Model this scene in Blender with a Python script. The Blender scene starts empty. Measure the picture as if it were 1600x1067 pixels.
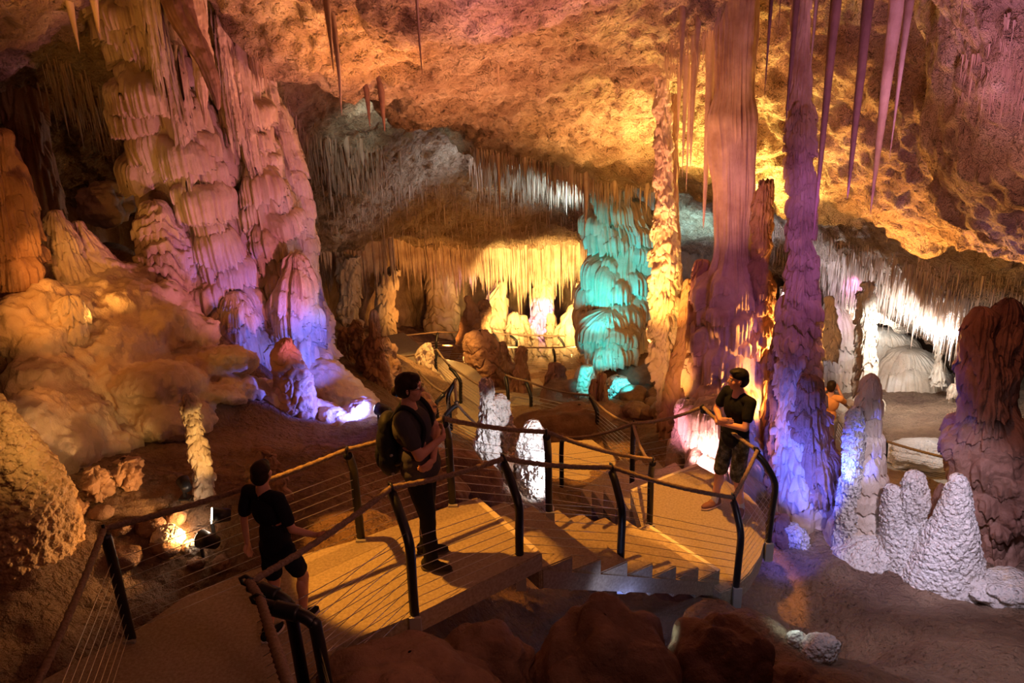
DEBUG = 0
import bpy, bmesh, math, random
import numpy as np
from mathutils import Vector, Matrix, Euler
random.seed(7)
rng = np.random.default_rng(11)
C = bpy.context.scene.collection
PI = math.pi
# ------------------------------------------------------------------ camera
HC = 3.9; F = 1244.0; PITCH = 20.0; ROLL = -2.0
cam = bpy.data.cameras.new('camera'); camo = bpy.data.objects.new('camera', cam); C.objects.link(camo)
cam.sensor_width = 36; cam.lens = F/1600*36; cam.clip_end = 200
RM = Matrix.Rotation(math.radians(90-PITCH), 3, 'X') @ Matrix.Rotation(math.radians(ROLL), 3, 'Z')
camo.matrix_world = Matrix.Translation((0, 0, HC)) @ RM.to_4x4()
bpy.context.scene.camera = camo
def ray(px, py):
    return RM @ Vector(((px-800)/F, -(py-533.5)/F, -1))
def PY(px, py, Y):
    d = ray(px, py); return Vector((0, 0, HC)) + d*(Y/d.y)
def PZ(px, py, z):
    d = ray(px, py); return Vector((0, 0, HC)) + d*((z-HC)/d.z)
# ------------------------------------------------------------------ noise
def _h(ix, iy, iz, s):
    h = (ix*374761393 + iy*668265263 + iz*2147483647 + s*1274126177) & 0xffffffff
    h = ((h ^ (h >> 13))*1274126177) & 0xffffffff
    h = ((h ^ (h >> 16))*2246822519) & 0xffffffff
    return ((h ^ (h >> 15)) & 0xffffff)/16777215.0
def vn(P, s=0):
    """smooth value noise, P (...,3) -> -1..1"""
    P = np.asarray(P, float); I = np.floor(P).astype(np.int64); f = P-I; f = f*f*f*(f*(f*6-15)+10)
    x, y, z = I[..., 0], I[..., 1], I[..., 2]; r = 0
    for a in (0, 1):
        wx = f[..., 0] if a else 1-f[..., 0]
        for b in (0, 1):
            wy = f[..., 1] if b else 1-f[..., 1]
            for c in (0, 1):
                wz = f[..., 2] if c else 1-f[..., 2]
                r = r + wx*wy*wz*_h(x+a, y+b, z+c, s)
    return r*2-1
def fbm(P, o=4, s=0, g=.5):
    P = np.asarray(P, float); r = 0; a = 1; t = 0
    for k in range(o):
        r = r + a*vn(P*(2.03**k)+k*7.3, s+k); t += a; a *= g
    return r/t
def wor(P, s=0):
    """worley F1, 0..~1"""
    P = np.asarray(P, float); I = np.floor(P).astype(np.int64); best = np.full(P.shape[:-1], 9.0)
    for a in (-1, 0, 1):
        for b in (-1, 0, 1):
            for c in (-1, 0, 1):
                x, y, z = I[..., 0]+a, I[..., 1]+b, I[..., 2]+c
                d = (x+_h(x, y, z, s)-P[..., 0])**2 + (y+_h(x, y, z, s+31)-P[..., 1])**2 + (z+_h(x, y, z, s+57)-P[..., 2])**2
                best = np.minimum(best, d)
    return np.sqrt(best)
def sst(a, b, x):
    t = np.clip((x-a)/(b-a), 0, 1); return t*t*(3-2*t)
# ------------------------------------------------------------------ object helpers
def tag(o, label=None, cat=None, group=None, kind=None):
    if label: o['label'] = label
    if cat: o['category'] = cat
    if group: o['group'] = group
    if kind: o['kind'] = kind
    return o
def empty(name, loc=(0, 0, 0), label=None, cat=None, group=None):
    o = bpy.data.objects.new(name, None); C.objects.link(o); o.location = loc; o.empty_display_size = .1
    return tag(o, label, cat, group)
def link(name, me, mat=None, parent=None, smooth=True):
    if mat is not None: me.materials.clear(); me.materials.append(mat)
    if smooth: me.polygons.foreach_set('use_smooth', [True]*len(me.polygons))
    o = bpy.data.objects.new(name, me); C.objects.link(o)
    if parent: o.parent = parent
    return o
def child(o, parent):
    """parent a world-space mesh to an Empty that is only translated"""
    o.parent = parent; o.matrix_parent_inverse = parent.matrix_basis.inverted(); return o
def npmesh(name, V, Fq):
    me = bpy.data.meshes.new(name); V = np.ascontiguousarray(V, dtype=np.float32).reshape(-1, 3); Fq = np.ascontiguousarray(Fq, dtype=np.int32)
    n = Fq.shape[1]; m = len(Fq)
    me.vertices.add(len(V)); me.vertices.foreach_set('co', V.ravel())
    me.loops.add(m*n); me.loops.foreach_set('vertex_index', Fq.ravel())
    me.polygons.add(m); me.polygons.foreach_set('loop_start', np.arange(m, dtype=np.int32)*n)
    me.update(calc_edges=True); return me
def gridfaces(nu, nv, wrap=False, flip=False):
    i = np.arange(nu if wrap else nu-1)[:, None]; j = np.arange(nv-1)[None, :]
    i2 = (i+1) % nu
    a = i*nv+j; b = i2*nv+j; c = i2*nv+j+1; d = i*nv+j+1
    q = np.stack([a+0*j, b+0*j, c+0*j, d+0*j], -1).reshape(-1, 4)
    return q[:, ::-1] if flip else q
def gridmesh(name, V, wrap=False, flip=False):
    nu, nv = V.shape[:2]; return npmesh(name, V, gridfaces(nu, nv, wrap, flip))
def bm_obj(name, bm, mat, parent=None, smooth=False):
    me = bpy.data.meshes.new(name); bmesh.ops.recalc_face_normals(bm, faces=bm.faces); bm.to_mesh(me); bm.free()
    return link(name, me, mat, parent, smooth)
def bm_box(bm, a, b, M=None):
    r = bmesh.ops.create_cube(bm, size=1); a = Vector(a); b = Vector(b)
    T = Matrix.Translation((a+b)/2) @ Matrix.Diagonal(list(b-a)+[1])
    bmesh.ops.transform(bm, matrix=(M @ T if M else T), verts=r['verts']); return r['verts']
def tube_arrays(pts, rad, n=10, cap=True, twist=0., tamp=0., lobes=3):
    """swept tube along pts (list of Vectors), rad scalar/list"""
    P = np.array([list(p) for p in pts], float); m = len(P)
    R = np.full(m, rad) if np.isscalar(rad) else np.array(rad, float)
    T = np.gradient(P, axis=0); T /= np.linalg.norm(T, axis=1)[:, None]+1e-9
    up = np.array([0, 0, 1.]) if abs(T[0][2]) < .9 else np.array([1., 0, 0])
    N = np.cross(T[0], up); N /= np.linalg.norm(N); Ns = [N]
    for k in range(1, m):
        N = Ns[-1]-T[k]*np.dot(Ns[-1], T[k]); N /= np.linalg.norm(N)+1e-9; Ns.append(N)
    Ns = np.array(Ns); B = np.cross(T, Ns)
    th = np.linspace(0, 2*PI, n, endpoint=False)[:, None]
    L = np.concatenate([[0], np.cumsum(np.linalg.norm(np.diff(P, axis=0), axis=1))])[None, :]
    rr = R[None, :]*(1+tamp*np.cos(lobes*(th)+twist*L)) if tamp else np.repeat(R[None, :], n, 0)
    V = P[None]+rr[..., None]*(np.cos(th)[..., None]*Ns[None]+np.sin(th)[..., None]*B[None])
    return V
def tube(name, pts, rad, mat, parent=None, n=10, **k):
    V = tube_arrays(pts, rad, n, **k); nu, nv = V.shape[:2]
    q = gridfaces(nu, nv, True)
    me = npmesh(name, V, q)
    o = link(name, me, mat, parent)
    bm = bmesh.new(); bm.from_mesh(me); bmesh.ops.holes_fill(bm, edges=[e for e in bm.edges if e.is_boundary], sides=0); bmesh.ops.recalc_face_normals(bm, faces=bm.faces); bm.to_mesh(me); bm.free()
    return o
def catmull(pts, n):
    P = np.array([list(p) for p in pts], float); P = np.vstack([2*P[0]-P[1], P, 2*P[-1]-P[-2]]); m = len(P)-3
    t = np.linspace(0, m, n); i = np.minimum(t.astype(int), m-1); f = (t-i)[:, None]
    a, b, c, d = P[i], P[i+1], P[i+2], P[i+3]
    return .5*(2*b+(c-a)*f+(2*a-5*b+4*c-d)*f*f+(3*b-a-3*c+d)*f**3)
# ------------------------------------------------------------------ materials
def hexc(h):
    h = h.lstrip('#'); c = [int(h[i:i+2], 16)/255 for i in (0, 2, 4)]
    return tuple([x/12.92 if x <= .04045 else ((x+.055)/1.055)**2.4 for x in c])+(1,)
def mat(name, col, rough=.8, metal=0., spec=.3, emit=None, es=0.):
    m = bpy.data.materials.new(name); m.use_nodes = True; b = m.node_tree.nodes['Principled BSDF']
    b.inputs['Base Color'].default_value = col if len(col) == 4 else tuple(col)+(1,)
    b.inputs['Roughness'].default_value = rough; b.inputs['Metallic'].default_value = metal
    b.inputs['Specular IOR Level'].default_value = spec
    if emit: b.inputs['Emission Color'].default_value = tuple(emit)+(1,); b.inputs['Emission Strength'].default_value = es
    return m
def rock(name, c1, c2, c3=None, rough=.75, bumps=((9, .05, 'n'), (30, .02, 'n')), spec=.35, cs=1.2, stretch=(1, 1, 1), warp=.0):
    m = mat(name, (0, 0, 0, 1), rough, spec=spec); nt = m.node_tree; N = nt.nodes; L = nt.links; b = N['Principled BSDF']
    g = N.new('ShaderNodeNewGeometry'); mp = N.new('ShaderNodeMapping'); mp.inputs['Scale'].default_value = stretch
    L.new(g.outputs['Position'], mp.inputs['Vector'])
    n = N.new('ShaderNodeTexNoise'); n.inputs['Scale'].default_value = cs; n.inputs['Detail'].default_value = 8; n.inputs['Roughness'].default_value = .62
    L.new(g.outputs['Position'], n.inputs['Vector'])
    r = N.new('ShaderNodeValToRGB'); r.color_ramp.elements[0].position = .32; r.color_ramp.elements[0].color = c1
    r.color_ramp.elements[1].position = .68; r.color_ramp.elements[1].color = c2
    if c3: e = r.color_ramp.elements.new(.5); e.color = c3
    L.new(n.outputs['Fac'], r.inputs['Fac']); L.new(r.outputs['Color'], b.inputs['Base Color'])
    prev = None
    for sc, st, ty in bumps:
        if ty == 'n':
            t = N.new('ShaderNodeTexNoise'); t.inputs['Scale'].default_value = sc; t.inputs['Detail'].default_value = 5; t.inputs['Roughness'].default_value = .6; out = t.outputs['Fac']
        else:
            t = N.new('ShaderNodeTexVoronoi'); t.inputs['Scale'].default_value = sc; t.feature = 'SMOOTH_F1' if ty == 'v' else 'F1'; out = t.outputs['Distance']
            iv = N.new('ShaderNodeMath'); iv.operation = 'SUBTRACT'; iv.inputs[0].default_value = 1; L.new(out, iv.inputs[1]); out = iv.outputs[0]
        L.new(mp.outputs['Vector'], t.inputs['Vector'])
        bp = N.new('ShaderNodeBump'); bp.inputs['Distance'].default_value = st; bp.inputs['Strength'].default_value = 1.0
        L.new(out, bp.inputs['Height'])
        if prev: L.new(prev.outputs['Normal'], bp.inputs['Normal'])
        prev = bp
    if prev: L.new(prev.outputs['Normal'], b.inputs['Normal'])
    return m
M = {}
M['ceil'] = rock('ceiling_rock', hexc('8f6f55'), hexc('d8c2a4'), hexc('b79b7c'), bumps=((3.5, .22, 'n'), (9, .10, 'v'), (14, .07, 'n'), (45, .018, 'n')), rough=.85, cs=1.4)
M['ground'] = rock('cave_floor_rock', hexc('6d5140'), hexc('a98a6c'), hexc('8c6f56'), bumps=((6, .08, 'n'), (16, .05, 'v'), (24, .03, 'n'), (60, .012, 'n')), rough=.85, cs=.8)
M['wall'] = rock('wall_rock', hexc('7b604b'), hexc('bfa587'), bumps=((3, .12, 'n'), (16, .03, 'n')), stretch=(1, 1, .45), rough=.85)
M['flow'] = rock('flowstone', hexc('b89a7e'), hexc('e6d6c0'), hexc('d2bb9f'), bumps=((22, .02, 'n'), (70, .008, 'n')), stretch=(1, 1, .6), rough=.6, spec=.45)
M['flowd'] = rock('brown_flowstone', hexc('8a6247'), hexc('bf9878'), bumps=((20, .015, 'n'), (60, .006, 'n')), rough=.65)
M['red'] = rock('red_brown_flowstone', hexc('6d4636'), hexc('a67a62'), bumps=((18, .02, 'n'), (60, .006, 'n')), rough=.7)
M['pop'] = rock('popcorn_calcite', hexc('bfae9a'), hexc('e8dfd2'), bumps=((28, .03, 'v'), (60, .012, 'v')), rough=.6, spec=.45)
M['popo'] = rock('ochre_popcorn_calcite', hexc('9a7450'), hexc('cfa97c'), bumps=((24, .03, 'v'), (60, .01, 'v')), rough=.7)
M['stal'] = rock('stalactite_calcite', hexc('a07e66'), hexc('d9bfa4'), bumps=((30, .008, 'n'), (90, .003, 'n')), stretch=(1, 1, .3), rough=.6, cs=2)
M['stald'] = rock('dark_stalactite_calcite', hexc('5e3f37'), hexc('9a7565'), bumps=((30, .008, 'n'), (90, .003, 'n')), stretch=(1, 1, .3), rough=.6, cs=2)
M['boulder'] = rock('boulder_rock', hexc('6b4e3f'), hexc('9b7a63'), bumps=((5, .05, 'n'), (22, .02, 'n'), (70, .006, 'n')), rough=.85, cs=2)
M['conc'] = rock('speckled_concrete', hexc('8f7f6a'), hexc('b5a58c'), bumps=((60, .003, 'n'), (140, .002, 'n')), rough=.85, cs=40)
M['strip'] = rock('pale_nosing_concrete', hexc('cfc3a8'), hexc('e9dec5'), bumps=((80, .002, 'n'),), rough=.7, cs=20)
M['steel'] = mat('black_powder_coated_steel', (.012, .012, .015, 1), .38, 0.0, .5)
M['wire'] = mat('stainless_steel_cable', (.6, .58, .55, 1), .3, 1.)
M['rope'] = rock('twisted_rope', hexc('6f5a49'), hexc('9c8470'), bumps=((200, .001, 'n'),), rough=.9, cs=60)
M['plate'] = mat('grey_galvanised_plate', (.45, .43, .42, 1), .5, .3)
# ------------------------------------------------------------------ height fields
def rbf(pts, soft=.3, smooth=.0):
    A = np.array(pts, float); X = A[:, :2]; z = A[:, 2]; n = len(A)
    D = np.sqrt(((X[:, None]-X[None])**2).sum(-1)+soft**2); K = np.zeros((n+3, n+3))
    K[:n, :n] = -D+np.eye(n)*(-smooth)*0+np.eye(n)*smooth; K[:n, n] = 1; K[:n, n+1:] = X; K[n, :n] = 1; K[n+1:, :n] = X.T
    w = np.linalg.solve(K, np.concatenate([z, [0, 0, 0]]))
    def f(x, y):
        x = np.asarray(x, float); y = np.asarray(y, float); r = w[n]+w[n+1]*x+w[n+2]*y
        for k in range(n): r = r-w[k]*np.sqrt((x-X[k, 0])**2+(y-X[k, 1])**2+soft**2)
        return r
    return f
def cpts(L):
    out = []
    for a in L:
        if a[0] == 'w': out.append(a[1:])
        else:
            p = PY(*a); out.append((p.x, p.y, p.z))
    return out
CP = cpts([
 (800,0,9),(800,100,11.3),(800,200,14),(740,248,16),(640,208,14),(520,138,12),(400,92,11),(600,60,10),(860,272,17),(940,300,17.5),
 (1000,250,15),(1000,150,12.5),(1000,40,10.8),(1200,330,15),(1120,310,16),(1200,200,12.5),(1200,0,11),(1100,60,11),(1300,360,14),(1450,398,12),(1600,425,10.5),
 (1450,250,9.5),(1450,90,10),(1450,0,9.5),(1600,250,8),(1600,60,7.5),(1350,180,11),(400,-15,10.2),(200,-40,10.8),(300,-40,10.8),(30,60,10),(0,-20,8.5),(150,110,12.5),(100,250,14.5),
 # behind the lip
 (740,258,21),(640,228,19),(520,200,16),(420,160,13.6),(860,292,22.5),(930,330,23),(700,330,23),(550,330,18),(700,400,27),(550,408,22),(900,385,26),(800,398,28),
 (460,300,17),(1060,322,21),(1060,390,24),(980,330,22),
 (1250,366,18.5),(1250,440,21),(1450,440,15),(1450,540,19),(1590,545,16),(1300,462,22),(1400,500,20),(1590,450,13),(1350,400,17),
 ('w',0,3,5.4),('w',-8,2,5.2),('w',8,2,5.4),('w',3,6,4.9),('w',4,7,5.2),('w',-3,6.5,5.2),('w',-6,7,5.2),('w',5.5,6,5.0),('w',0,6,5.0),('w',-12,10,4.5),('w',0,-4,5.5),('w',-12,-3,5),('w',12,-3,5),('w',14,8,1.5),('w',-12,20,0),
 ('w',0,30,-1.6),('w',-5,27,-1.2),('w',5,30,-1.5),('w',0,34,-3),('w',12,26,-2.5),('w',18,20,-1.5),('w',18,12,0),('w',-3,33,-3),('w',-8,24,-1.5),
])
for a in [(740,248,16),(640,208,14),(520,138,12),(400,92,11),(860,272,17),(940,300,17.5),(1120,310,16),(1200,330,15),(1300,360,14),(1450,398,12),(1600,425,10.5),(1030,305,17)]:
    p = PY(*a); CP.append((p.x*1.06, p.y+1.1, p.z+.75))
ceil_f = rbf(CP, .25)
GP = cpts([
 ('w',-2.3,4.7,-.35),(60,900,5.2),(562,848,5.9),(400,760,6.8),(300,780,6.6),(300,700,7.8),(300,620,9),(300,520,10),(100,640,8),(100,490,9.5),(50,390,11),(200,430,10.8),
 (0,700,6.8),(0,500,8.5),(450,560,12),(380,560,11),(560,620,11.5),(500,640,10.5),(620,560,17),(560,545,19),(580,660,9.5),(500,700,8.6),(660,720,8),
 (720,670,15),(760,800,8.2),(820,770,9),(850,580,25),(880,566,28),(700,600,21),(960,560,19),(940,545,20),(990,620,16.2),(1060,650,13.5),(900,640,14.6),(900,600,20),
 (880,738,12.3),(1000,722,11.6),(1080,712,11),(930,822,10.2),(1180,720,10.4),(1140,680,11.5),
 (1250,860,8.4),(1300,950,7.3),(1400,930,7.4),(1550,900,7.8),(1300,1050,5.9),(1500,1000,6.3),(1150,960,6.6),(1100,1000,5.7),(1600,1060,5.4),(1250,900,7.9),
 (1350,720,12),(1400,700,15),(1450,765,13.2),(1400,650,17),(1300,610,19.5),(1500,620,18),(1580,700,14),(1380,600,22),(1250,600,22),
 ('w',-.6,6.6,-.9),('w',-1.2,4.2,-.7),('w',-.7,4.9,-.8),('w',.6,5.2,-1.5),('w',1.3,5.8,-1.8),('w',2.6,6.5,-2.2),('w',.8,6.6,-1.6),('w',1.8,7.4,-2.1),('w',2.6,8.2,-2.2),('w',3.2,7.6,-2.2),
 ('w',1.2,4.4,-1.0),('w',.3,4.2,-.6),('w',.5,3.4,-.3),('w',2,4.2,-.6),('w',-2.4,4.8,-.5),('w',-2,3,-.5),('w',0,2,-.3),('w',2.5,2,-.3),('w',-4,2,0),('w',-1,-3,-.4),('w',6,2,-1),('w',-8,2,.5),('w',-10,6,1.2),
 ('w',-12,12,1.2),('w',-10,17,.2),('w',-5,20,-2.5),('w',-4,28,-5.5),('w',4,30,-7.2),('w',10,26,-5.6),('w',18,18,-4),('w',12,10,-2.5),('w',12,3,-1.5),('w',-12,-3,.5),('w',12,-3,-1),
 (870,716,13.6),('w',-9,12.5,.8),('w',-7,15,.2),
])
gnd_f = rbf(GP, .4)
def hit(fn, px, py, y0=3.0, y1=40.0, above=True):
    d = ray(px, py); ys = np.linspace(y0, y1, 1500); t = ys/d.y; x = d.x*t; z = HC+d.z*t; g = fn(x, ys)
    s = (z-g) if above else (g-z)
    k = np.argmax(s < 0) if (s < 0).any() else len(ys)-1
    return Vector((x[k], ys[k], z[k]))
# smooth flowstone domes heaped up on the left slope: (px,py,Y, radius, height, squash)
DOMES = []
_r = random.Random(5)
for px, py, r, h in [(195,540,.55,.42),(250,500,.42,.35),(150,500,.4,.35),(240,590,.6,.32),(160,590,.42,.38),(120,640,.42,.4),(200,650,.36,.3),(80,600,.4,.45),(50,650,.42,.4),(300,560,.45,.22),(265,640,.62,.34),
        (205,455,.5,.42),(150,440,.45,.4),(255,440,.4,.3),(300,500,.42,.28),(340,545,.5,.22),(100,520,.38,.42),(60,520,.4,.4),(170,690,.35,.2),(100,700,.36,.26),(40,720,.4,.3),(230,545,.3,.25),(120,570,.3,.3),(215,490,.3,.28),
        (280,470,.3,.22),(330,600,.5,.16),(390,580,.45,.18),(400,640,.5,.14),(180,410,.5,.38),(240,400,.4,.3),(120,470,.35,.35),(70,460,.4,.42),(30,590,.35,.35),(20,480,.4,.4),(290,530,.25,.2),(140,620,.25,.25),(90,560,.26,.3)]:
    p = hit(gnd_f, px, py); DOMES.append((p.x, p.y+r*.2, r, h*1.1, .7+.5*_r.random(), _r.random()*.8-.2))
def gbase(x, y):
    x = np.asarray(x, float); y = np.asarray(y, float); z = gnd_f(x, y); add = np.zeros_like(z)
    for cx, cy, r, h, sq, an in DOMES:
        dx = (x-cx)*math.cos(an)+(y-cy)*math.sin(an); dy = -(x-cx)*math.sin(an)+(y-cy)*math.cos(an)
        d2 = (dx/(r*sq))**2+(dy/r)**2; dz = h*np.clip(1-d2, 0, 1)**.55
        k = .05; a = add; b = dz; hh = np.clip(.5+.5*(b-a)/k, 0, 1); add = a*(1-hh)+b*hh+k*hh*(1-hh)-k*.25*np.exp(-((a-b)/k)**2)*0
    return z+add
def terrain(name, fn, nx, ny, kind):
    v = np.linspace(0, 1, ny); Yv = -3+ (39)*(.55*v+.45*v*v)
    u = np.linspace(-1, 1, nx); Yg, ug = np.meshgrid(Yv, u, indexing='xy')
    hw = np.minimum(9+.55*np.maximum(Yg, 0), 22); Xg = np.sign(ug)*np.abs(ug)**1.15*hw
    Z = fn(Xg, Yg); V = np.stack([Xg, Yg, Z], -1)
    gx = np.gradient(Z, axis=0)/np.maximum(np.gradient(Xg, axis=0), 1e-3); gy = np.gradient(Z, axis=1)/np.gradient(Yg, axis=1)
    Nn = np.stack([-gx, -gy, np.ones_like(Z)], -1); Nn /= np.linalg.norm(Nn, axis=-1)[..., None]
    if kind == 'ceil':
        far = sst(15, 20, Yg+.25*np.abs(Xg))[..., None]
        d = .32*fbm(V*.55, 3, 5)+.20*(.55-wor(V*1.0+fbm(V*2, 2, 9)[..., None]*.35, 3))+.16*(np.abs(fbm(V*2.2, 4, 12))-.15)+.15*(.5-wor(V*2.4+fbm(V*3,2,19)[..., None]*.3, 8))+.085*(.5-wor(V*5.5+fbm(V*6,2,29)[..., None]*.4, 18))+.08*fbm(V*6,3,33)
        V = V-Nn*d[..., None]
    else:
        smooth = np.zeros_like(Z)
        for cx, cy, r, h, _a, _b in DOMES: smooth = np.maximum(smooth, 1-sst(1.1, 2.2, np.sqrt((Xg-cx)**2+(Yg-cy)**2)/r))
        rough = 1-smooth*.92
        d = .10*fbm(V*.9, 3, 21)*(1-.6*smooth)+rough*(.04*(.5-wor(V*5, 14))*sst(0, .3, fbm(V*.6, 2, 78))+.07*fbm(V*3, 4, 23)+.05*(.6-wor(V*2.6, 4))+.03*(.5-wor(V*8, 6))*sst(-.1, .4, fbm(V*.8, 2, 77)))
        V = V+Nn*d[..., None]
    me = gridmesh(name, V, flip=(kind == 'ceil'))
    return me
o = link('ceiling', terrain('ceiling', ceil_f, 760, 980, 'ceil'), M['ceil']); tag(o, kind='structure')
o = link('floor', terrain('floor', gbase, 760, 980, 'gnd'), M['ground']); tag(o, kind='structure')
def wall(name, pl, n, m, m_, seed):
    P = catmull([(p[0], p[1], 0) for p in pl], n); t = np.linspace(0, 1, m)
    z0 = gbase(P[:, 0], P[:, 1])-1.0; z1 = ceil_f(P[:, 0], P[:, 1])+1.2
    T = np.gradient(P, axis=0); T /= np.linalg.norm(T, axis=1)[:, None]; Nn = np.stack([-T[:, 1], T[:, 0], 0*T[:, 0]], -1)
    Z = z0[:, None]*(1-t)+z1[:, None]*t
    V = np.stack([np.repeat(P[:, :1], m, 1), np.repeat(P[:, 1:2], m, 1), Z], -1)
    d = .8*fbm(V*.4, 3, seed)+.35*fbm(V*np.array([1.5, 1.5, .5]), 3, seed+1)+.15*(1-wor(V*np.array([1.6, 1.6, .9]), seed+3))
    flute = .08*vn(V*np.array([7, 7, .7]), seed+4)
    V = V+Nn[:, None]*(d+flute)[..., None]
    o = link(name, gridmesh(name, V), M['wall']); tag(o, kind='structure'); return o
from mathutils.bvhtree import BVHTree
def bvh(name):
    me = bpy.data.objects[name].data; n = len(me.vertices); co = np.empty(n*3, np.float32); me.vertices.foreach_get('co', co)
    q = np.empty(len(me.polygons)*4, np.int32); me.polygons.foreach_get('vertices', q)
    return BVHTree.FromPolygons(co.reshape(-1, 3).tolist(), q.reshape(-1, 4).tolist())
BC = bvh('ceiling'); BG = bvh('floor'); EYE = Vector((0, 0, HC))
def chh(px, py):
    for k in range(60):
        h = BC.ray_cast(EYE, ray(px, py-3*k).normalized())[0]
        if h is not None: return h
    return EYE+ray(px, py).normalized()*15
def gh(px, py, mn=0):
    d = ray(px, py).normalized(); h = BG.ray_cast(EYE+d*mn, d)[0]
    return h if h is not None else EYE+d*15
def gz(x, y):
    h = BG.ray_cast(Vector((x, y, 8)), Vector((0, 0, -1)))[0]; return h.z if h else 0
def cz(x, y):
    h = BC.ray_cast(Vector((x, y, -12)), Vector((0, 0, 1)))[0]; return h.z if h else 5
def xy(px, Y):
    p = PY(px, 500, Y); return (p.x, p.y)
wall('wall_left', [(-9, -3), (-10.5, 3), (-11.5, 8), (-12, 13), (-10.5, 16.5), (-7.5, 18), xy(480, 20.5)], 420, 150, 0, 40)
wall('wall_back', [xy(455, 20), xy(520, 23), xy(600, 25.5), xy(700, 29.5), xy(850, 31.5), xy(930, 29), xy(1000, 26), xy(1100, 25), xy(1250, 26.5), xy(1400, 26), xy(1500, 24.5), xy(1650, 22)], 700, 170, 0, 60)
wall('wall_right', [xy(1600, 23.5), (17, 18), (16, 12), (13, 5), (11, -3)], 420, 150, 0, 80)
# ------------------------------------------------------------------ dripstone
def spele_mesh(name, pts, tier=.3, amp=.08, flute=.015, ff=50, pop=0., popk=14, nt=120, ns=200, lobe=.2, seed=0, drop=.5, noise=.04, flat=(1, 1), capt=True, capb=False, wob=0., caps=0, cw=.7, ch=.5, cd=.2, cph=.6, capf=1., phn=1.):
    Q = catmull(pts, ns); Pc = Q[:, :3]; r = np.maximum(Q[:, 3], .004)
    s = np.linspace(0, 1, ns)
    if capt: r = r*np.sqrt(np.clip(1-np.clip((s-.955)/.045, 0, 1)**2, 0, 1))+.001
    if capb: r = r*np.sqrt(np.clip(1-np.clip((.045-s)/.045, 0, 1)**2, 0, 1))+.001
    th = np.linspace(0, 2*PI, nt, endpoint=False)
    c = np.cos(th)[:, None]+0*s; sn = np.sin(th)[:, None]+0*s; z = Pc[:, 2][None]+0*c; rm = float(np.max(r)); R = r[None]+0*c
    D = lambda k, kz, o=0.: np.stack([c*k+o, sn*k+o*.7, z*kz+o], -1)
    if wob: Pc = Pc+wob*np.stack([vn(np.stack([Pc[:, 2]*1.7, 0*s, 0*s+seed], -1)), vn(np.stack([Pc[:, 2]*1.7, 0*s+9, 0*s+seed], -1)), 0*s], -1)
    sc = np.clip((R/rm)**.4, .25, 1)
    R = R*(1+lobe*fbm(D(1.1, .7, seed*3.1), 3, seed))
    ph = -z/tier+phn*1.3*vn(D(1.1, .25/max(tier, .1), seed*1.7), seed+5)+phn*.35*vn(D(3.5, .4/max(tier, .1), seed), seed+6)+.12*vn(D(9, .4/max(tier, .1), seed), seed+16)+seed*.37
    idx = np.floor(ph); t = ph-idx
    A = 1.45*amp*(.45+.55*_h(idx.astype(np.int64), 0*idx.astype(np.int64), 0*idx.astype(np.int64), seed+3))
    A = A*(.55+.6*np.clip(vn(np.stack([c*1.6+idx*3.3, sn*1.6, idx*1.9], -1), seed+8)+.5, 0, 1))*sc
    k = ff/6.28
    hf = vn(np.stack([c*k+idx*2.2, sn*k, z*1.2], -1), seed+9); hf2 = vn(np.stack([c*k*2.2, sn*k*2.2+idx*1.3, z*2], -1), seed+10)
    rg = .10*hf+.05*hf2
    prof = sst(-.02, .36, t)**.8*(1-sst(.80+rg, .89+rg, t))
    cur = sst(.2, .5, t)*prof
    R = R+A*prof+flute*sc*(hf+.5*hf2)*(.2+1.3*cur)
    cdrop = 0*R; cov = 0*R
    if caps:
        rg_ = np.random.default_rng(seed*7+3); zt, zb = Pc[:, 2].max(), Pc[:, 2].min(); tha = th[:, None]+0*s; H0 = np.zeros_like(R)
        fl = vn(np.stack([c*k*1.5, sn*k*1.5, z*.5], -1), seed+30); fl2 = vn(np.stack([c*k*3.2, sn*k*3.2, z*1.0], -1), seed+31)
        wv = .06*fbm(np.stack([c*2, sn*2, z*3], -1), 2, seed+41)
        for i in range(caps):
            zi = zb+(zt-zb)*capf*((i+rg_.random())/caps)*1.02+.05; ti = rg_.random()*2*PI; q = .5+.9*rg_.random()**1.6; wi = cw*q; hi = ch*(.55+.75*rg_.random())*(.6+.4*q); di = cd*(.55+.6*rg_.random())*q**.5; tl = rg_.uniform(-.35, .35)
            j0 = np.argmin(np.abs(Pc[:, 2]-zi)); rb = max(r[j0], .05)
            js = (Pc[:, 2] < zi+.15) & (Pc[:, 2] > zi-hi*1.6-.1)
            if not js.any(): continue
            u = ((tha[:, js]-ti+PI) % (2*PI)-PI)*rb/wi; zz = zi-z[:, js]+wv[:, js]*2
            lat = np.clip(1-u*u, 0, 1)
            v = zz/hi+.35*(1-np.sqrt(lat))*-1+0.0
            v = zz/hi-.45*u*u+tl*u
            top = np.sqrt(np.clip(v/.5, 0, 1)); cut = .80+.16*lat+.20*fl[:, js]+.10*fl2[:, js]
            pr = top*(1-.12*np.clip(v, 0, 1))*(1-sst(cut-.02, cut+.03, v))*lat**.75
            Hh = di*pr*min(1, rb/.15)
            cur = sst(.2, .4, v)*(1-sst(cut-.02, cut+.03, v))
            Hh = Hh+np.where(pr > .05, flute*(fl[:, js]*1.3+.8*fl2[:, js])*cur, 0)
            m_ = Hh > H0[:, js]; H0[:, js] = np.where(m_, Hh, H0[:, js]); dz = di*cph*pr*sst(.3, .8, v); cc = cdrop[:, js]; cdrop[:, js] = np.where(m_, dz, cc)
        R = R+H0; z = z-cdrop
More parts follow.
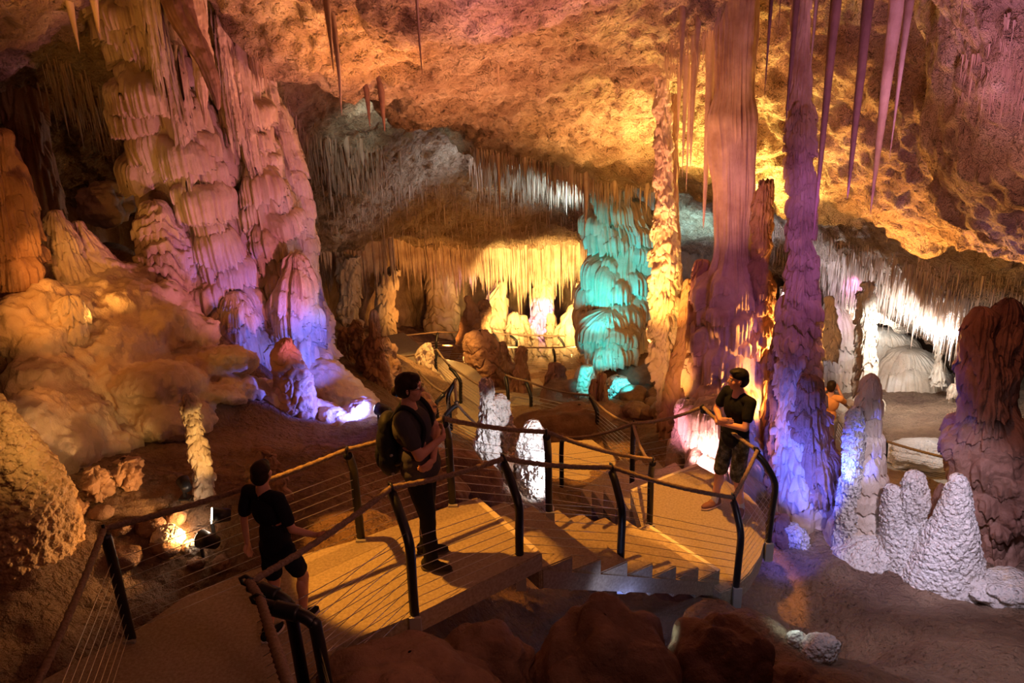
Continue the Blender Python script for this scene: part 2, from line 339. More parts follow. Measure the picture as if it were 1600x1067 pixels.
    V0 = np.stack([Pc[:, 0][None]+c*R*flat[0], Pc[:, 1][None]+sn*R*flat[1], z-drop*tier*prof*sst(.35, .85, t)*(.7+.5*hf)*np.clip(A/max(amp, 1e-4), 0, 1)], -1)
    if noise or pop:
        nrm = np.stack([c, sn, 0*c], -1); dd = noise*fbm(V0*(.9/max(rm, .05)), 4, seed+12)*np.clip(R/rm*1.6, .2, 1)
        if pop: dd = dd+pop*1.3*np.clip(.66-wor(V0*popk, seed+1), 0, .66)**.55+pop*.5*np.clip(.7-wor(V0*popk*2.1, seed+2), 0, .7)**.6
        V0 = V0+nrm*dd[..., None]
    me = gridmesh(name, V0, wrap=True)
    n0 = len(me.vertices)
    return me
def spele(name, label, cat, px, m, Y=None, group=None, parent=None, detail=1., **k):
    """px: list of (px, py, half-width in photo pixels[, Y])"""
    pts = []; L = 0; hw = 0
    for i, a in enumerate(px):
        y = a[3] if len(a) > 3 else Y; p = PY(a[0], a[1], y); t = y/ray(a[0], a[1]).y
        pts.append((p.x, p.y, p.z, a[2]*t/F)); hw = max(hw, a[2])
        if i: L += math.hypot(a[0]-px[i-1][0], a[1]-px[i-1][1])
    nt = int(min(420, max(36, hw*4.2*detail))); ns = int(min(640, max(50, L*1.15*detail)))
    o = link(name, spele_mesh(name, pts, nt=nt, ns=ns, **k), m, parent)
    if label: tag(o, label, cat, group)
    return o
FL = M['flow']
# --- great leaning flowstone on the left
K = dict(tier=3, amp=.0, flute=.03, ff=85, lobe=.22, noise=.07, capt=False, caps=190, cw=.27, ch=.32, cd=.36, detail=1.5)
spele('flowstone_column', 'broad pink-lit flowstone column of stacked hanging curtains, left of the walkway', 'rock formation',
      [(395,570,56),(368,520,50),(340,450,50),(318,380,47),(295,300,46),(272,220,44),(248,140,42),(228,70,38),(210,0,36),(200,-60,42)], FL, 11.2, seed=1, **K)
K2 = dict(K); K2.update(caps=170, cw=.21, ch=.28, cd=.26)
spele('flowstone_column', 'slimmer violet-lit flowstone column directly right of the broad pink one', 'rock formation',
      [(462,560,34),(446,500,33),(430,420,32),(413,340,29),(398,260,26),(378,180,21),(360,110,18),(343,40,18),(328,-60,24)], FL, 11.5, seed=2, **K2)
spele('flowstone_column', 'grey-violet fluted flowstone column at the right edge of the left mass', 'rock formation',
      [(500,560,25),(486,500,23),(474,430,20),(464,350,20),(448,270,20),(428,200,17),(410,130,16),(393,60,20)], FL, 12.1, seed=3, tier=3, amp=.0, flute=.03, ff=70, lobe=.25, noise=.06, capt=False, caps=110, cw=.2, ch=.4, cd=.12, detail=1.4)
spele('flowstone_column', 'short scaly pink stalagmite column leaning against the broad flowstone', 'rock formation',
      [(300,530,22),(285,490,24),(272,450,24),(260,410,26),(250,370,25),(243,340,20),(238,312,10)], FL, 10.5, seed=4, tier=.14, amp=.09, flute=.02, ff=60, drop=.6)
spele('flowstone_dome', 'blue-lit fringed flowstone boss at the foot of the violet column', 'rock formation',
      [(468,560,26),(464,510,28),(462,470,26),(462,430,18),(460,395,8)], FL, 11.0, seed=5, tier=3, amp=0, flute=.03, ff=70, caps=30, cw=.2, ch=.35, cd=.15)
spele('flowstone_dome', 'low pink fringed flowstone dome at the base of the broad flowstone', 'rock formation',
      [(370,590,44),(362,540,44),(360,500,38),(362,470,22),(362,455,8)], FL, 10.7, seed=6, tier=3, amp=0, flute=.025, ff=80, caps=34, cw=.22, ch=.2, cd=.14)
spele('flowstone_dome', 'orange rounded dripstone boss above the scaly stalagmite column', 'rock formation',
      [(262,420,16),(250,390,24),(245,365,24),(240,345,14),(235,330,6)], FL, 10.7, seed=7, tier=3, amp=0, flute=.02, ff=60, caps=10, cw=.22, ch=.25, cd=.1)
spele('drapery_stalactite', 'long orange-brown drapery stalactite hanging before the leaning flowstone', 'stalactite',
      [(262,-40,24),(280,20,20),(303,65,17),(322,105,13),(334,140,8),(341,172,2)][::-1], M['stald'], 9.9, seed=8, tier=3, amp=.0, flute=.03, ff=18, lobe=.3, capt=False, capb=True, noise=.03)
spele('drapery_stalactite', 'violet drapery stalactite hanging behind the orange-brown one', 'stalactite',
      [(285,-40,20),(300,30,18),(312,90,12),(318,150,7),(322,196,2)][::-1], M['stal'], 10.3, seed=9, tier=3, amp=.0, flute=.03, ff=18, lobe=.3, capt=False, capb=True, noise=.03)
for x, h, w, Y in ((235, -30, 12, 10.4), (300, -30, 12, 10.6), (350, 70, 10, 11), (275, 130, 10, 10.7), (375, 110, 9, 11.1)):
    spele('fluted_pillar', {235: 'fluted pink pillar at the frame top above the broad flowstone', 300: 'fluted violet pillar joining the ceiling behind the drapery stalactites', 350: 'thin grey pillar beside the violet drapery stalactite', 275: 'thin pink pillar dropping onto the broad flowstone', 375: 'narrow pale pillar crowning the slimmer violet column'}[x], 'rock formation',
          [(x+22, h+150, w*.8), (x+12, h+90, w), (x, h+20, w), (x-8, h-60, w*1.2)], FL, Y, seed=x, tier=1.5, amp=.02, flute=.025, ff=24, lobe=.25, capt=False, noise=.03)
# --- orange-lit left slope
spele('stalagmite', 'brightly lit cream stalagmite with a knobbly peak, highest on the left slope', 'stalagmite',
      [(118,485,40),(112,450,38),(103,415,30),(95,385,22),(90,360,16),(86,340,11),(84,328,6)], FL, 9.6, seed=11, tier=.3, amp=.03, flute=.02, ff=50, lobe=.25, caps=26, cw=.2, ch=.3, cd=.1)
spele('stalagmite', 'lit cream stalagmite stub just right of the highest one on the left slope', 'stalagmite',
      [(165,420,22),(148,400,20),(135,380,15),(125,362,9),(118,345,4)], FL, 9.9, seed=12, tier=.15, amp=.06, flute=.01, ff=30)
spele('stalagmite', 'dark-topped draped stalagmite standing lower on the orange slope', 'stalagmite',
      [(112,590,20),(110,550,17),(112,520,16),(110,495,16),(108,478,11),(107,462,6)], FL, 8.4, seed=13, tier=.2, amp=.07, flute=.02, ff=30)
spele('flowstone_column', 'tall orange flowstone column draping down the left frame edge', 'rock formation',
      [(40,640,50),(30,560,44),(18,480,46),(12,400,40),(5,330,32),(-4,260,24),(-8,200,20)], M['flowd'], 8.7, seed=14, tier=3, amp=0, flute=.03, ff=60, lobe=.3, noise=.1, caps=80, cw=.22, ch=.4, cd=.16, detail=1.4)
spele('flowstone_column', 'dim brown column in the dark recess at the upper left', 'rock formation',
      [(70,400,34),(62,330,28),(50,240,24),(35,160,26),(20,80,32),(12,20,36)], M['flowd'], 12.5, seed=15, tier=.6, amp=.1, flute=.03, ff=30, capt=False)
spele('stalagmite', 'draped orange stalagmite mass below the left edge column', 'stalagmite',
      [(75,760,50),(72,700,44),(68,640,36),(66,590,30),(64,560,14)], M['flowd'], 7.9, seed=16, tier=3, amp=0, flute=.03, ff=50, lobe=.3, caps=26, cw=.2, ch=.3, cd=.1)
spele('stalagmite', 'slender bright candle-like stalagmite leaning on the dark slope', 'stalagmite',
      [(322,775,11),(319,755,9.5),(315,735,9),(312,712,9.5),(306,690,9),(302,668,9.5),(298,650,8),(295,632,7),(292,615,5)], FL, gh(322,778).y, seed=17, tier=.085, amp=.035, flute=.01, ff=20, lobe=.3, noise=.03, wob=.01)
spele('popcorn_boulder', 'huge popcorn-crusted ochre rock mass at the lower left frame edge', 'rock formation',
      [(-10,1040,150),(-5,960,140),(0,880,130),(2,820,112),(0,770,90),(-8,720,66),(-16,680,48),(-22,640,30),(-26,610,12)], M['popo'], 5.6, seed=18, tier=9, amp=0, flute=0, pop=.035, popk=13, lobe=.12, noise=.10, detail=1.2)
for px, lab in ([(405,700,7),(402,722,11),(400,748,11),(400,775,12)], 'rounded dim stalagmite just behind the boy, left of its pair'), ([(421,712,5),(423,728,9),(428,752,12),(434,785,15)], 'rounded dim stalagmite just behind the boy, right of its pair'), \
        ([(146,729,5),(148,745,11),(150,762,14),(152,785,13)], 'small lit stalagmite lump near the popcorn boulder'), ([(192,716,6),(196,730,16),(200,748,15),(205,765,10)], 'knobbly ochre stump on the slope above the small lump'), \
        ([(111,782,5),(115,795,9),(118,812,9)], 'tiny lit stump touching the popcorn boulder'), ([(446,528,8),(444,545,16),(452,580,22),(462,620,28),(470,650,28)], 'brown rounded stump below the blue-lit flowstone boss'):
    h = gh(px[-1][0], px[-1][1]-8); spele('stalagmite', lab, 'stalagmite', px[::-1], M['flowd'], h.y, seed=int(px[0][0]), tier=.12, amp=.03, flute=.008, ff=20, lobe=.3, noise=.10, pop=.02, popk=11)
# --- teal tower
T = dict(tier=3, amp=0, flute=.05, ff=80, lobe=.25, noise=.1, caps=95, cw=.38, ch=.45, cd=.46, detail=1.5)
spele('flowstone_tower', 'tall turquoise-lit flowstone tower with hanging fringes in the back', 'rock formation',
      [(985,600,60),(982,560,46),(975,530,44),(972,500,46),(970,460,48),(970,420,42),(974,380,40),(968,345,36),(960,318,26),(955,295,22)], FL, 18, seed=21, **T)
spele('flowstone_dome', 'turquoise-lit fringed dome at the tower\'s left foot', 'rock formation',
      [(948,560,30),(946,535,34),(948,512,34),(950,494,24),(952,484,8)], FL, 17, seed=22, tier=3, amp=0, flute=.05, ff=60, caps=30, cw=.36, ch=.4, cd=.22, detail=1.5)
spele('stalagmite', 'small turquoise-lit stalagmite left below the tower', 'stalagmite', [(916,625,11),(917,605,11),(918,585,9),(918,570,5)], FL, 16.0, seed=23, tier=.12, amp=.05)
spele('stalagmite', 'bright turquoise-lit bushy stump right below the tower', 'stalagmite', [(964,640,20),(964,620,18),(964,602,16),(965,588,8)], M['pop'], 15.6, seed=24, tier=.15, amp=.06, pop=.04, popk=9)
spele('stalagmite', 'plain brown finger stalagmite before the turquoise stump', 'stalagmite', [(942,650,9),(942,620,7.5),(941,600,7),(941,583,5)], M['flowd'], 15, seed=25, tier=1, amp=.01, flute=0)
spele('stalagmite', 'shorter brown finger stalagmite left of the plain one', 'stalagmite', [(926,650,9),(927,625,8),(928,605,7),(928,592,5)], M['flowd'], 15.1, seed=26, tier=1, amp=.01, flute=0)
# --- columns right of centre
spele('cave_column', 'slim golden column with crusty lower half and pointed foot', 'rock formation',
      [(1036,660,6),(1037,628,4),(1037,590,10),(1035,550,14),(1036,510,15),(1037,450,15),(1038,380,13),(1038,330,11),(1037,270,9),(1037,200,9),(1035,130,9),(1034,70,10)], FL, 12.4, seed=31, tier=.2, amp=.04, flute=.02, ff=24, lobe=.3, capt=False, noise=.08, detail=1.6, caps=170, cw=.11, ch=.13, cd=.08, capf=.62)
spele('cave_column', 'thin brown column close behind the golden one', 'rock formation',
      [(1056,640,18),(1056,560,12),(1054,480,10),(1054,400,8),(1052,300,7),(1051,200,7),(1050,110,8)], M['flowd'], 12.8, seed=32, tier=.5, amp=.03, flute=.02, ff=18, capt=False)
spele('cave_column', 'massive salmon-lit central column with fluted shaft and curtained base', 'rock formation',
      [(1135,760,80,10.6),(1138,690,70,10.7),(1140,640,60,10.8),(1142,590,52,10.9),(1144,540,50),(1146,500,52),(1147,460,46),(1148,425,36),(1148,395,27),(1148,340,28),(1148,280,31),(1148,220,34),(1147,180,36),(1149,140,30),(1150,80,30),(1152,20,32),(1153,-40,36)],
      M['stal'], 11, seed=33, tier=3, amp=0, flute=.04, ff=44, lobe=.2, capt=False, noise=.08, detail=1.2, caps=110, cw=.2, ch=.3, cd=.14, capf=.46)
spele('stalagmite', 'dark pointed horn stalagmite on the left shoulder of the massive column', 'stalagmite', [(1106,540,26),(1102,490,20),(1099,450,15),(1098,425,12),(1098,405,6)], M['red'], 11.2, seed=34, tier=.3, amp=.06, flute=.02, ff=24)
spele('stalagmite', 'dark pointed horn stalagmite on the right shoulder of the massive column', 'stalagmite', [(1180,480,16),(1180,440,14),(1181,415,10),(1182,398,5)], M['red'], 11.1, seed=35, tier=.3, amp=.04)
spele('cave_column', 'slender crusty orange column right of the massive one', 'rock formation',
      [(1196,700,24),(1192,640,20),(1188,580,17),(1188,520,14),(1189,460,12),(1190,400,9),(1193,350,9),(1196,315,9),(1197,280,9)], M['flowd'], 10.7, seed=36, tier=.2, amp=.04, flute=.02, ff=24, capt=False, noise=.08, detail=1.6, caps=170, cw=.10, ch=.12, cd=.07, capf=.95)
spele('stalagmite', 'tiered stalagmite between the golden and the massive column', 'stalagmite',
      [(1070,700,34),(1070,640,28),(1070,590,22),(1073,540,15),(1075,500,11),(1076,465,8),(1077,435,3)], M['flowd'], 12, seed=37, tier=.2, amp=.06, flute=.02, ff=24)
spele('stalagmite', 'stout brown stalagmite at the left foot of the massive column', 'stalagmite',
      [(1098,720,30),(1096,660,26),(1094,610,22),(1092,570,18),(1092,540,8)], M['red'], 11.4, seed=38, tier=.3, amp=.06, flute=.02, ff=24)
spele('stalagmite', 'pink-lit knobbly stump by the landing, below the tiered stalagmite', 'stalagmite',
      [(1072,700,20),(1073,670,16),(1074,650,15),(1074,632,12),(1074,622,6)], M['pop'], 10.5, seed=39, tier=.3, amp=.02, pop=.03, popk=12)
spele('flowstone_dome', 'pink and orange lit fringed flowstone behind the man in black', 'rock formation',
      [(1140,780,50),(1135,720,46),(1128,680,42),(1125,645,34),(1122,620,16)], FL, 10.0, seed=40, tier=3, amp=0, flute=.04, ff=60, caps=44, cw=.24, ch=.3, cd=.16, detail=1.5)
spele('stalagmite', 'narrow twisted orange stalagmite right of the slender crusty column', 'stalagmite',
      [(1208,700,14),(1208,650,10),(1208,610,9),(1207,570,10),(1207,545,5)], M['flowd'], 10.3, seed=41, tier=.3, amp=.04, flute=.02)
spele('cave_column', 'tall violet-lit column with nodular shaft right of the massive one', 'rock formation',
      [(1262,900,70,9.0),(1258,850,60,9.1),(1256,800,48,9.2),(1254,740,42,9.3),(1250,680,38),(1247,620,32),(1245,570,27),(1245,520,24),(1247,470,22),(1250,430,17),(1251,380,15),(1252,330,14),(1252,270,14.5),(1251,200,14),(1251,130,13),(1252,60,13),(1253,-40,14)],
      M['stal'], 9.4, seed=42, tier=.2, amp=.03, flute=.02, ff=30, lobe=.22, capt=False, noise=.09, detail=1.7, caps=330, cw=.11, ch=.13, cd=.075, capf=.8)
spele('stalagmite', 'orange-rimmed lumpy stalagmite on the left flank of the violet column', 'stalagmite', [(1222,760,18),(1220,690,16),(1221,620,14),(1222,560,12),(1224,520,10),(1225,498,5)], M['red'], 9.6, seed=43, tier=.25, amp=.06, flute=.02)
spele('rock_horn', 'small horn branching off the violet column high on its right', 'rock formation', [(1262,480,10),(1266,440,9),(1270,415,8),(1274,398,4)], M['stal'], 9.35, seed=44, tier=.2, amp=.03)
spele('stalagmite', 'brilliant yellow-lit stalagmite glowing behind the violet column', 'stalagmite', [(1270,590,12),(1270,540,10),(1268,500,9),(1267,465,8),(1267,440,4)], FL, 11.3, seed=45, tier=.16, amp=.05)
spele('stalagmite', 'dark blue-flecked stalagmite hump right of the violet column foot', 'stalagmite', [(1300,900,44),(1294,840,36),(1288,780,28),(1280,720,24),(1274,660,20),(1268,610,16),(1264,585,8)], M['red'], 9.0, seed=46, tier=3, amp=0, flute=.02, ff=50, noise=.14, caps=70, cw=.16, ch=.2, cd=.12, detail=1.2)
spele('stalagmite', 'low blue-lit stump at the rim of the landing', 'stalagmite', [(1222,880,20),(1222,850,17),(1220,825,14),(1219,805,8)], M['red'], 8.6, seed=47, tier=.14, amp=.05)
spele('stalagmite', 'blue-rimmed lump beside the low stump at the landing', 'stalagmite', [(1248,890,16),(1246,862,16),(1243,838,14),(1241,820,8)], M['pop'], 8.5, seed=48, tier=.14, amp=.04, pop=.02)
spele('stalagmite', 'tall ringed lilac stalagmite with blue left edge, tallest of the cluster', 'stalagmite',
      [(1350,930,62),(1348,880,56),(1350,830,46),(1352,790,38),(1354,755,31),(1355,720,23),(1356,690,19),(1357,655,17),(1359,625,16),(1361,600,13),(1362,583,6)], FL, 8.5, seed=51, tier=.24, amp=.07, phn=.22, flute=.006, ff=30, lobe=.10, noise=.03, drop=.25, detail=1.4)
spele('stalagmite', 'slim blue-lit stalagmite touching the left side of the ringed one', 'stalagmite', [(1318,860,14),(1324,800,13),(1330,740,11),(1335,690,10),(1338,655,9),(1340,635,5)], M['pop'], 8.35, seed=52, tier=.2, amp=.03, pop=.015)
spele('stalagmite', 'grey popcorn stalagmite just right of the ringed one', 'stalagmite', [(1405,925,44),(1402,880,34),(1399,840,26),(1397,800,20),(1396,775,15),(1394,757,7)], M['pop'], 8.0, seed=53, tier=2, amp=0, flute=0, pop=.02, popk=20, noise=.05, detail=1.5)
spele('stalagmite', 'white stalagmite with a bulbous head and narrow neck', 'stalagmite', [(1425,925,44),(1420,880,32),(1424,840,22),(1428,812,13),(1429,790,16),(1430,765,16),(1430,748,13),(1431,736,6)], M['pop'], 7.9, seed=54, tier=.16, amp=.03, pop=.016, popk=20, detail=1.5)
spele('stalagmite', 'broad bright white popcorn-crusted cone stalagmite, rightmost of the cluster', 'stalagmite', [(1470,935,62),(1476,900,56),(1484,860,44),(1490,820,34),(1494,785,24),(1497,760,17),(1498,741,8)], M['pop'], 7.6, seed=55, tier=3, amp=0, flute=0, pop=.022, popk=19, noise=.07, detail=1.7)
spele('flowstone_mass', 'lumpy grey flowstone base shared under the stalagmite cluster', 'rock formation', [(1400,970,110),(1395,930,105),(1390,890,88),(1385,860,60),(1380,840,30)], M['pop'], 8.1, seed=56, tier=.3, amp=.06, pop=.02, popk=11, noise=.15, flat=(1, .6))
spele('rock_column', 'massive dark red-brown twisted column at the right frame edge', 'rock formation',
      [(1580,930,48),(1575,880,50),(1570,830,52),(1562,780,62),(1555,730,64),(1552,690,58),(1553,650,40),(1556,610,30),(1558,560,25),(1562,520,20),(1572,490,14),(1577,466,7)], M['red'], 8.3, seed=57, tier=3, amp=0, flute=.02, ff=50, lobe=.3, noise=.2, detail=1.1, caps=150, cw=.17, ch=.22, cd=.12)
spele('stalagmite', 'rust-lit side peak on the left of the red-brown column', 'stalagmite', [(1535,640,34),(1532,590,26),(1531,545,20),(1531,510,16),(1533,490,13),(1536,479,6)], M['red'], 8.2, seed=58, tier=.4, amp=.05, noise=.08)
spele('stalagmite', 'small rust-brown cone between the white ones', 'stalagmite', [(1462,860,16),(1464,820,13),(1468,785,9),(1471,755,4)], M['red'], 8.6, seed=59, tier=2, amp=.01, noise=.04)
# --- white-lit trio behind the stairs
W = dict(tier=.16, amp=.055, flute=.02, ff=24, lobe=.3, noise=.08)
spele('stalagmite', 'thin white-flecked stalagmite, left of the trio behind the stairs', 'stalagmite', [(778,830,22),(772,780,18),(766,730,15),(764,690,12),(763,650,9),(762,615,7),(762,590,4)], M['pop'], 9.3, seed=61, pop=.015, popk=14, **W)
spele('stalagmite', 'knobby white-lit stalagmite, middle of the trio behind the stairs', 'stalagmite', [(800,830,24),(796,780,18),(792,730,15),(786,690,14),(781,660,13),(778,635,11),(777,615,6)], M['pop'], 9.6, seed=62, pop=.015, popk=14, **W)
spele('stalagmite', 'stout white-flecked stalagmite, right of the trio behind the stairs', 'stalagmite', [(834,850,36),(831,800,28),(829,760,23),(829,720,20),(830,690,17),(832,668,11),(833,656,5)], M['pop'], 9.0, seed=63, pop=.02, popk=14, **W)
# --- middle distance
MID = [([(545,600,15),(541,560,10),(538,530,7),(536,510,3)], 15, 'dim stalagmite, leftmost of the row behind the blue-lit slope'), ([(572,610,12),(566,570,9),(560,530,6),(555,500,3)], 14.6, 'thin dim stalagmite, second in the row behind the blue-lit slope'),
       ([(592,625,18),(588,580,13),(585,540,9),(583,510,5),(582,484,3)], 14.2, 'tall pointed stalagmite behind the woman\'s head on the left'), ([(612,620,12),(608,580,10),(604,550,8),(602,526,5)], 15.5, 'short stalagmite edged with yellow light behind the woman\'s head'),
       ([(668,630,14),(666,600,12),(666,575,15),(664,555,11),(666,536,5)], 18, 'pale draped stalagmite beside the far looping path'),
       ([(770,660,34),(765,620,32),(760,585,28),(758,555,27),(752,530,22),(750,516,10)], 19, 'squat broad pillar stalagmite at the middle of the far path'),
       ([(722,560,16),(730,530,14),(735,505,13),(738,485,9),(730,462,3)], 23, 'dark twin-pronged stalagmite rising behind the squat pillar, left prong'), ([(748,560,16),(748,530,13),(750,505,12),(755,485,9),(757,468,3)], 23.2, 'lit prong stalagmite rising behind the squat pillar, right prong'),
       ([(812,660,20),(812,620,14),(814,590,11),(815,565,8),(815,540,4)], 17.5, 'ringed cone stalagmite standing between the two far paths'), ([(868,620,14),(868,600,13),(866,582,10),(865,566,4)], 18.5, 'small dark cone beside the ringed cone'),
       ([(655,720,30),(656,680,24),(654,650,18),(652,625,14),(652,612,6)], 11.5, 'dark popcorn stump seen just past the woman\'s face'), ([(708,610,16),(706,595,14),(704,580,10),(703,568,5)], 19.5, 'blazing yellow-lit lump stalagmite by the far path'),
       ([(722,620,14),(724,600,13),(726,588,8)], 19.2, 'small yellow-lit lump right of the blazing one'), ([(786,600,16),(784,570,13),(782,550,10),(780,535,5)], 19.6, 'dark lumpy stalagmite leaning on the squat pillar'),
       ([(798,760,9),(798,730,7),(797,712,4)], 9.1, 'tiny stub between the white-lit trio')]
for i, (p, Y, lab) in enumerate(MID):
    h = gh(p[0][0], min(p[0][1], 600 if Y > 13 else 900)); spele('stalagmite', lab, 'stalagmite', p, M['flowd'] if i not in (11, 12, 4) else FL, Y, seed=70+i, tier=.2 if Y < 16 else .3, amp=.07, flute=.02, ff=24, lobe=.28, noise=.12, pop=.03 if i in (5, 6, 7, 8, 9, 10, 13) else 0, popk=7, detail=1.3)
GRO = [([(806,575,10),(806,540,11),(805,510,9),(804,487,4)], 26, 'yellow-lit grotto stalagmite, leftmost of the blazing group'), ([(818,575,9),(817,540,8),(817,512,6),(816,492,3)], 26.3, 'yellow-lit grotto stalagmite tight beside the leftmost'),
       ([(849,580,20),(848,540,18),(848,500,17),(848,465,15),(847,440,13),(845,400,12)], 27.5, 'purple-lit ringed column inside the grotto'), ([(863,575,8),(862,545,6),(861,515,5),(860,488,3)], 26, 'thin yellow stalagmite right of the purple column'),
       ([(905,585,34),(900,550,30),(897,520,24),(898,495,14),(900,475,6)], 25.5, 'wide yellow-lit mound at the right of the grotto'), ([(918,560,16),(918,510,15),(918,470,14),(914,440,8)], 25, 'brown ribbed pillar between grotto and turquoise tower'),
       ([(772,570,22),(770,530,20),(772,490,17),(778,460,10),(783,440,4)], 26.5, 'brown leaning slab stalagmite left of the grotto glow'), ([(832,570,7),(831,550,6),(831,520,5),(830,500,3)], 26.8, 'small yellow spike left of the purple column'),
       ([(790,565,6),(790,550,5),(790,540,3)], 25, 'tiny pale stub at the grotto\'s left front'), ([(846,580,12),(846,566,10),(846,556,5)], 25.2, 'low yellow mound before the purple column'), ([(880,575,10),(880,560,9),(880,548,4)], 25.3, 'low yellow mound beside the far railing post'),
       ([(690,570,26),(690,520,24),(690,470,22),(690,430,20),(688,395,20)], 28, 'dim ribbed column at the left rim of the grotto'), ([(600,570,18),(600,520,15),(602,470,13),(604,420,14)], 24, 'dim column in the brown gloom behind the woman'),
       ([(548,540,14),(546,500,12),(545,450,12),(545,400,14)], 21, 'dim column in the brown gloom left of the woman')]
for i, (p, Y, lab) in enumerate(GRO):
    spele('cave_column' if 'column' in lab or 'pillar' in lab else 'stalagmite', lab, 'rock formation' if 'column' in lab or 'pillar' in lab else 'stalagmite', p, FL, Y, seed=90+i, tier=.4, amp=.1, flute=.05, ff=24, lobe=.28, noise=.1, capt=('column' not in lab or i == 2 and False))
# --- white-lit far right
FAR = [([(1347,640,7),(1346,600,7),(1346,550,6),(1347,500,5),(1347,455,6)], 16.5, 'thin white ridged column, left of the far white pair'), ([(1356,640,8),(1357,590,8),(1358,540,7),(1358,490,6),(1358,440,7)], 16.2, 'thicker white ridged column, right of the far white pair'),
       ([(1466,600,9),(1465,585,7),(1466,565,3),(1467,540,4),(1468,510,5)], 18, 'small hourglass column below the white ceiling'), ([(1500,620,8),(1500,600,5),(1502,570,3),(1503,530,4)], 17.6, 'thin drip column left of the red-brown column'),
       ([(1318,640,34),(1312,590,30),(1308,540,26),(1306,500,20),(1306,470,12)], 19.5, 'pale grey draped flowstone mound at the far back'), ([(1370,660,60),(1380,620,70),(1385,580,60),(1390,545,40),(1385,515,20)], 21, 'broad grey flowstone slope below the white ceiling'),
       ([(1430,640,56),(1430,600,50),(1425,570,36),(1420,545,16)], 20, 'lower grey flowstone bench right of the broad slope'), ([(1296,560,7),(1297,520,8),(1297,490,6),(1296,462,4)], 15.5, 'dark rusty spike by the far white chamber'),
       ([(1490,615,6),(1490,606,5),(1490,600,3)], 17, 'tiny white cone on the far pale floor'), ([(1230,560,14),(1232,500,14),(1234,450,12)], 18, 'grey draped column seen left of the violet one')]
for i, (p, Y, lab) in enumerate(FAR):
    cc = 'column' in lab
    spele('cave_column' if cc else 'stalagmite' if 'cone' in lab or 'spike' in lab else 'flowstone_mound', lab, 'rock formation' if not ('cone' in lab or 'spike' in lab) else 'stalagmite', p, FL, Y, seed=110+i, tier=.35 if i not in (4, 5, 6) else 3, amp=.05 if i not in (4, 5, 6) else .0, flute=.04, ff=30 if i < 4 else 90, caps=24 if i in (4, 5, 6) else 0, cw=1.0, ch=.9, cd=.35, lobe=.25, noise=.06, capt=not cc, capb=False)
# --- boulders
def boulder(name, label, px, py, Y, rx, ry, rz, m=None, seed=0, cat='boulder', group=None, n=64, rot=0, amp=.22, top=True, z=None):
    th = np.linspace(0, 2*PI, n*2, endpoint=False)[:, None]; ph = np.linspace(0.02, PI-.02, n)[None, :]
    D = np.stack([np.cos(th)*np.sin(ph), np.sin(th)*np.sin(ph), np.cos(ph)+0*th], -1)
    d = 1+amp*fbm(D*1.3+seed, 3, seed)+amp*.8*(.5-wor(D*1.9+seed, seed))+.10*amp*fbm(D*7, 3, seed+2)
    d = d*(1-.0*D[..., 2])
    V = D*d[..., None]*np.array([rx, ry, rz]); c, s = math.cos(rot), math.sin(rot)
    V = np.stack([V[..., 0]*c-V[..., 1]*s, V[..., 0]*s+V[..., 1]*c, V[..., 2]], -1)
    p = PY(px, py, Y) if Y else gh(px, py)
    if Y is None: p = p+Vector((0, 0, rz*.35))
    elif top: p = p-Vector((0, 0, rz))
    if z is not None: p.z = z
    o = link(name, gridmesh(name, V+np.array(p), wrap=True), m or M['boulder']); tag(o, label, cat, group); return o
boulder('boulder', 'large brown boulder at the bottom centre of the picture', 945, 948, 4.5, .58, .45, .8, seed=3, n=110, rot=.3)
boulder('boulder', 'dark low boulder at the bottom beside the fallen slab', 640, 1016, 4.0, .62, .4, .5, seed=4, n=90)
boulder('boulder', 'rough broken boulder right of the large brown one', 1130, 985, 4.8, .42, .35, .5, seed=5, n=80, amp=.3)
boulder('boulder', 'mid-sized dark boulder under the walkway edge', 745, 985, 4.6, .4, .28, .45, seed=6, n=80, amp=.3)
boulder('boulder', 'small boulder edge at the bottom right of centre', 1250, 1056, 4.7, .3, .28, .3, seed=7, n=60, amp=.3)
boulder('boulder', 'brown ledge boulder in the lower left between the slab and the bottom edge', 600, 1062, 3.7, .5, .4, .5, seed=8, n=60)
boulder('boulder', 'lit lump of rock half in the dark recess, above the left slope', 158, 285, 11.5, .36, .35, .32, M['flow'], seed=9, rot=.5, amp=.35)
R1 = [(705,700,8.3,.42,.35,.5),(740,720,8.2,.35,.3,.45),(690,745,7.6,.3,.3,.3),(585,800,6.9,.22,.2,.15),(610,770,7.2,.3,.25,.2),(640,740,7.8,.3,.3,.25)]
for i, (a, b, Y, x, y, z) in enumerate(R1):
    boulder('boulder', ['tall dark boulder behind the back railing, left of the white-lit trio', 'dark boulder touching the left white-lit stalagmite', 'low boulder just beyond the landing\'s back edge', 'pale flat boulder at the foot of the back railing', 'brown boulder right of the pale flat one', 'brown boulder behind the woman\'s back'][i], a, b, Y, x, y, z, seed=20+i)
boulder('rock_ledge', 'long layered brown rock ledge beyond the lower platform', 905, 640, 14.2, 1.5, .6, .85, seed=31, n=90, amp=.25)
boulder('rock_ledge', 'greenish pale rock slope left of the turquoise stump', 905, 592, 16.5, .95, .8, .9, seed=32, n=80)
boulder('boulder', 'grey boulder on the slope under the turquoise tower', 1000, 545, 17.2, .8, .7, .6, seed=33)
boulder('boulder', 'yellow-rimmed dark lump beyond the ledge', 870, 590, 17.6, .35, .3, .45, seed=34)
boulder('boulder', 'pale jumbled rock at the far lower right floor', 1450, 690, 13.6, .8, .5, .28, M['pop'], seed=35, amp=.35)
boulder('boulder', 'white-lit rubble on the ground at the right frame edge', 1585, 905, 7.2, .45, .3, .14, M['pop'], seed=36, amp=.35)
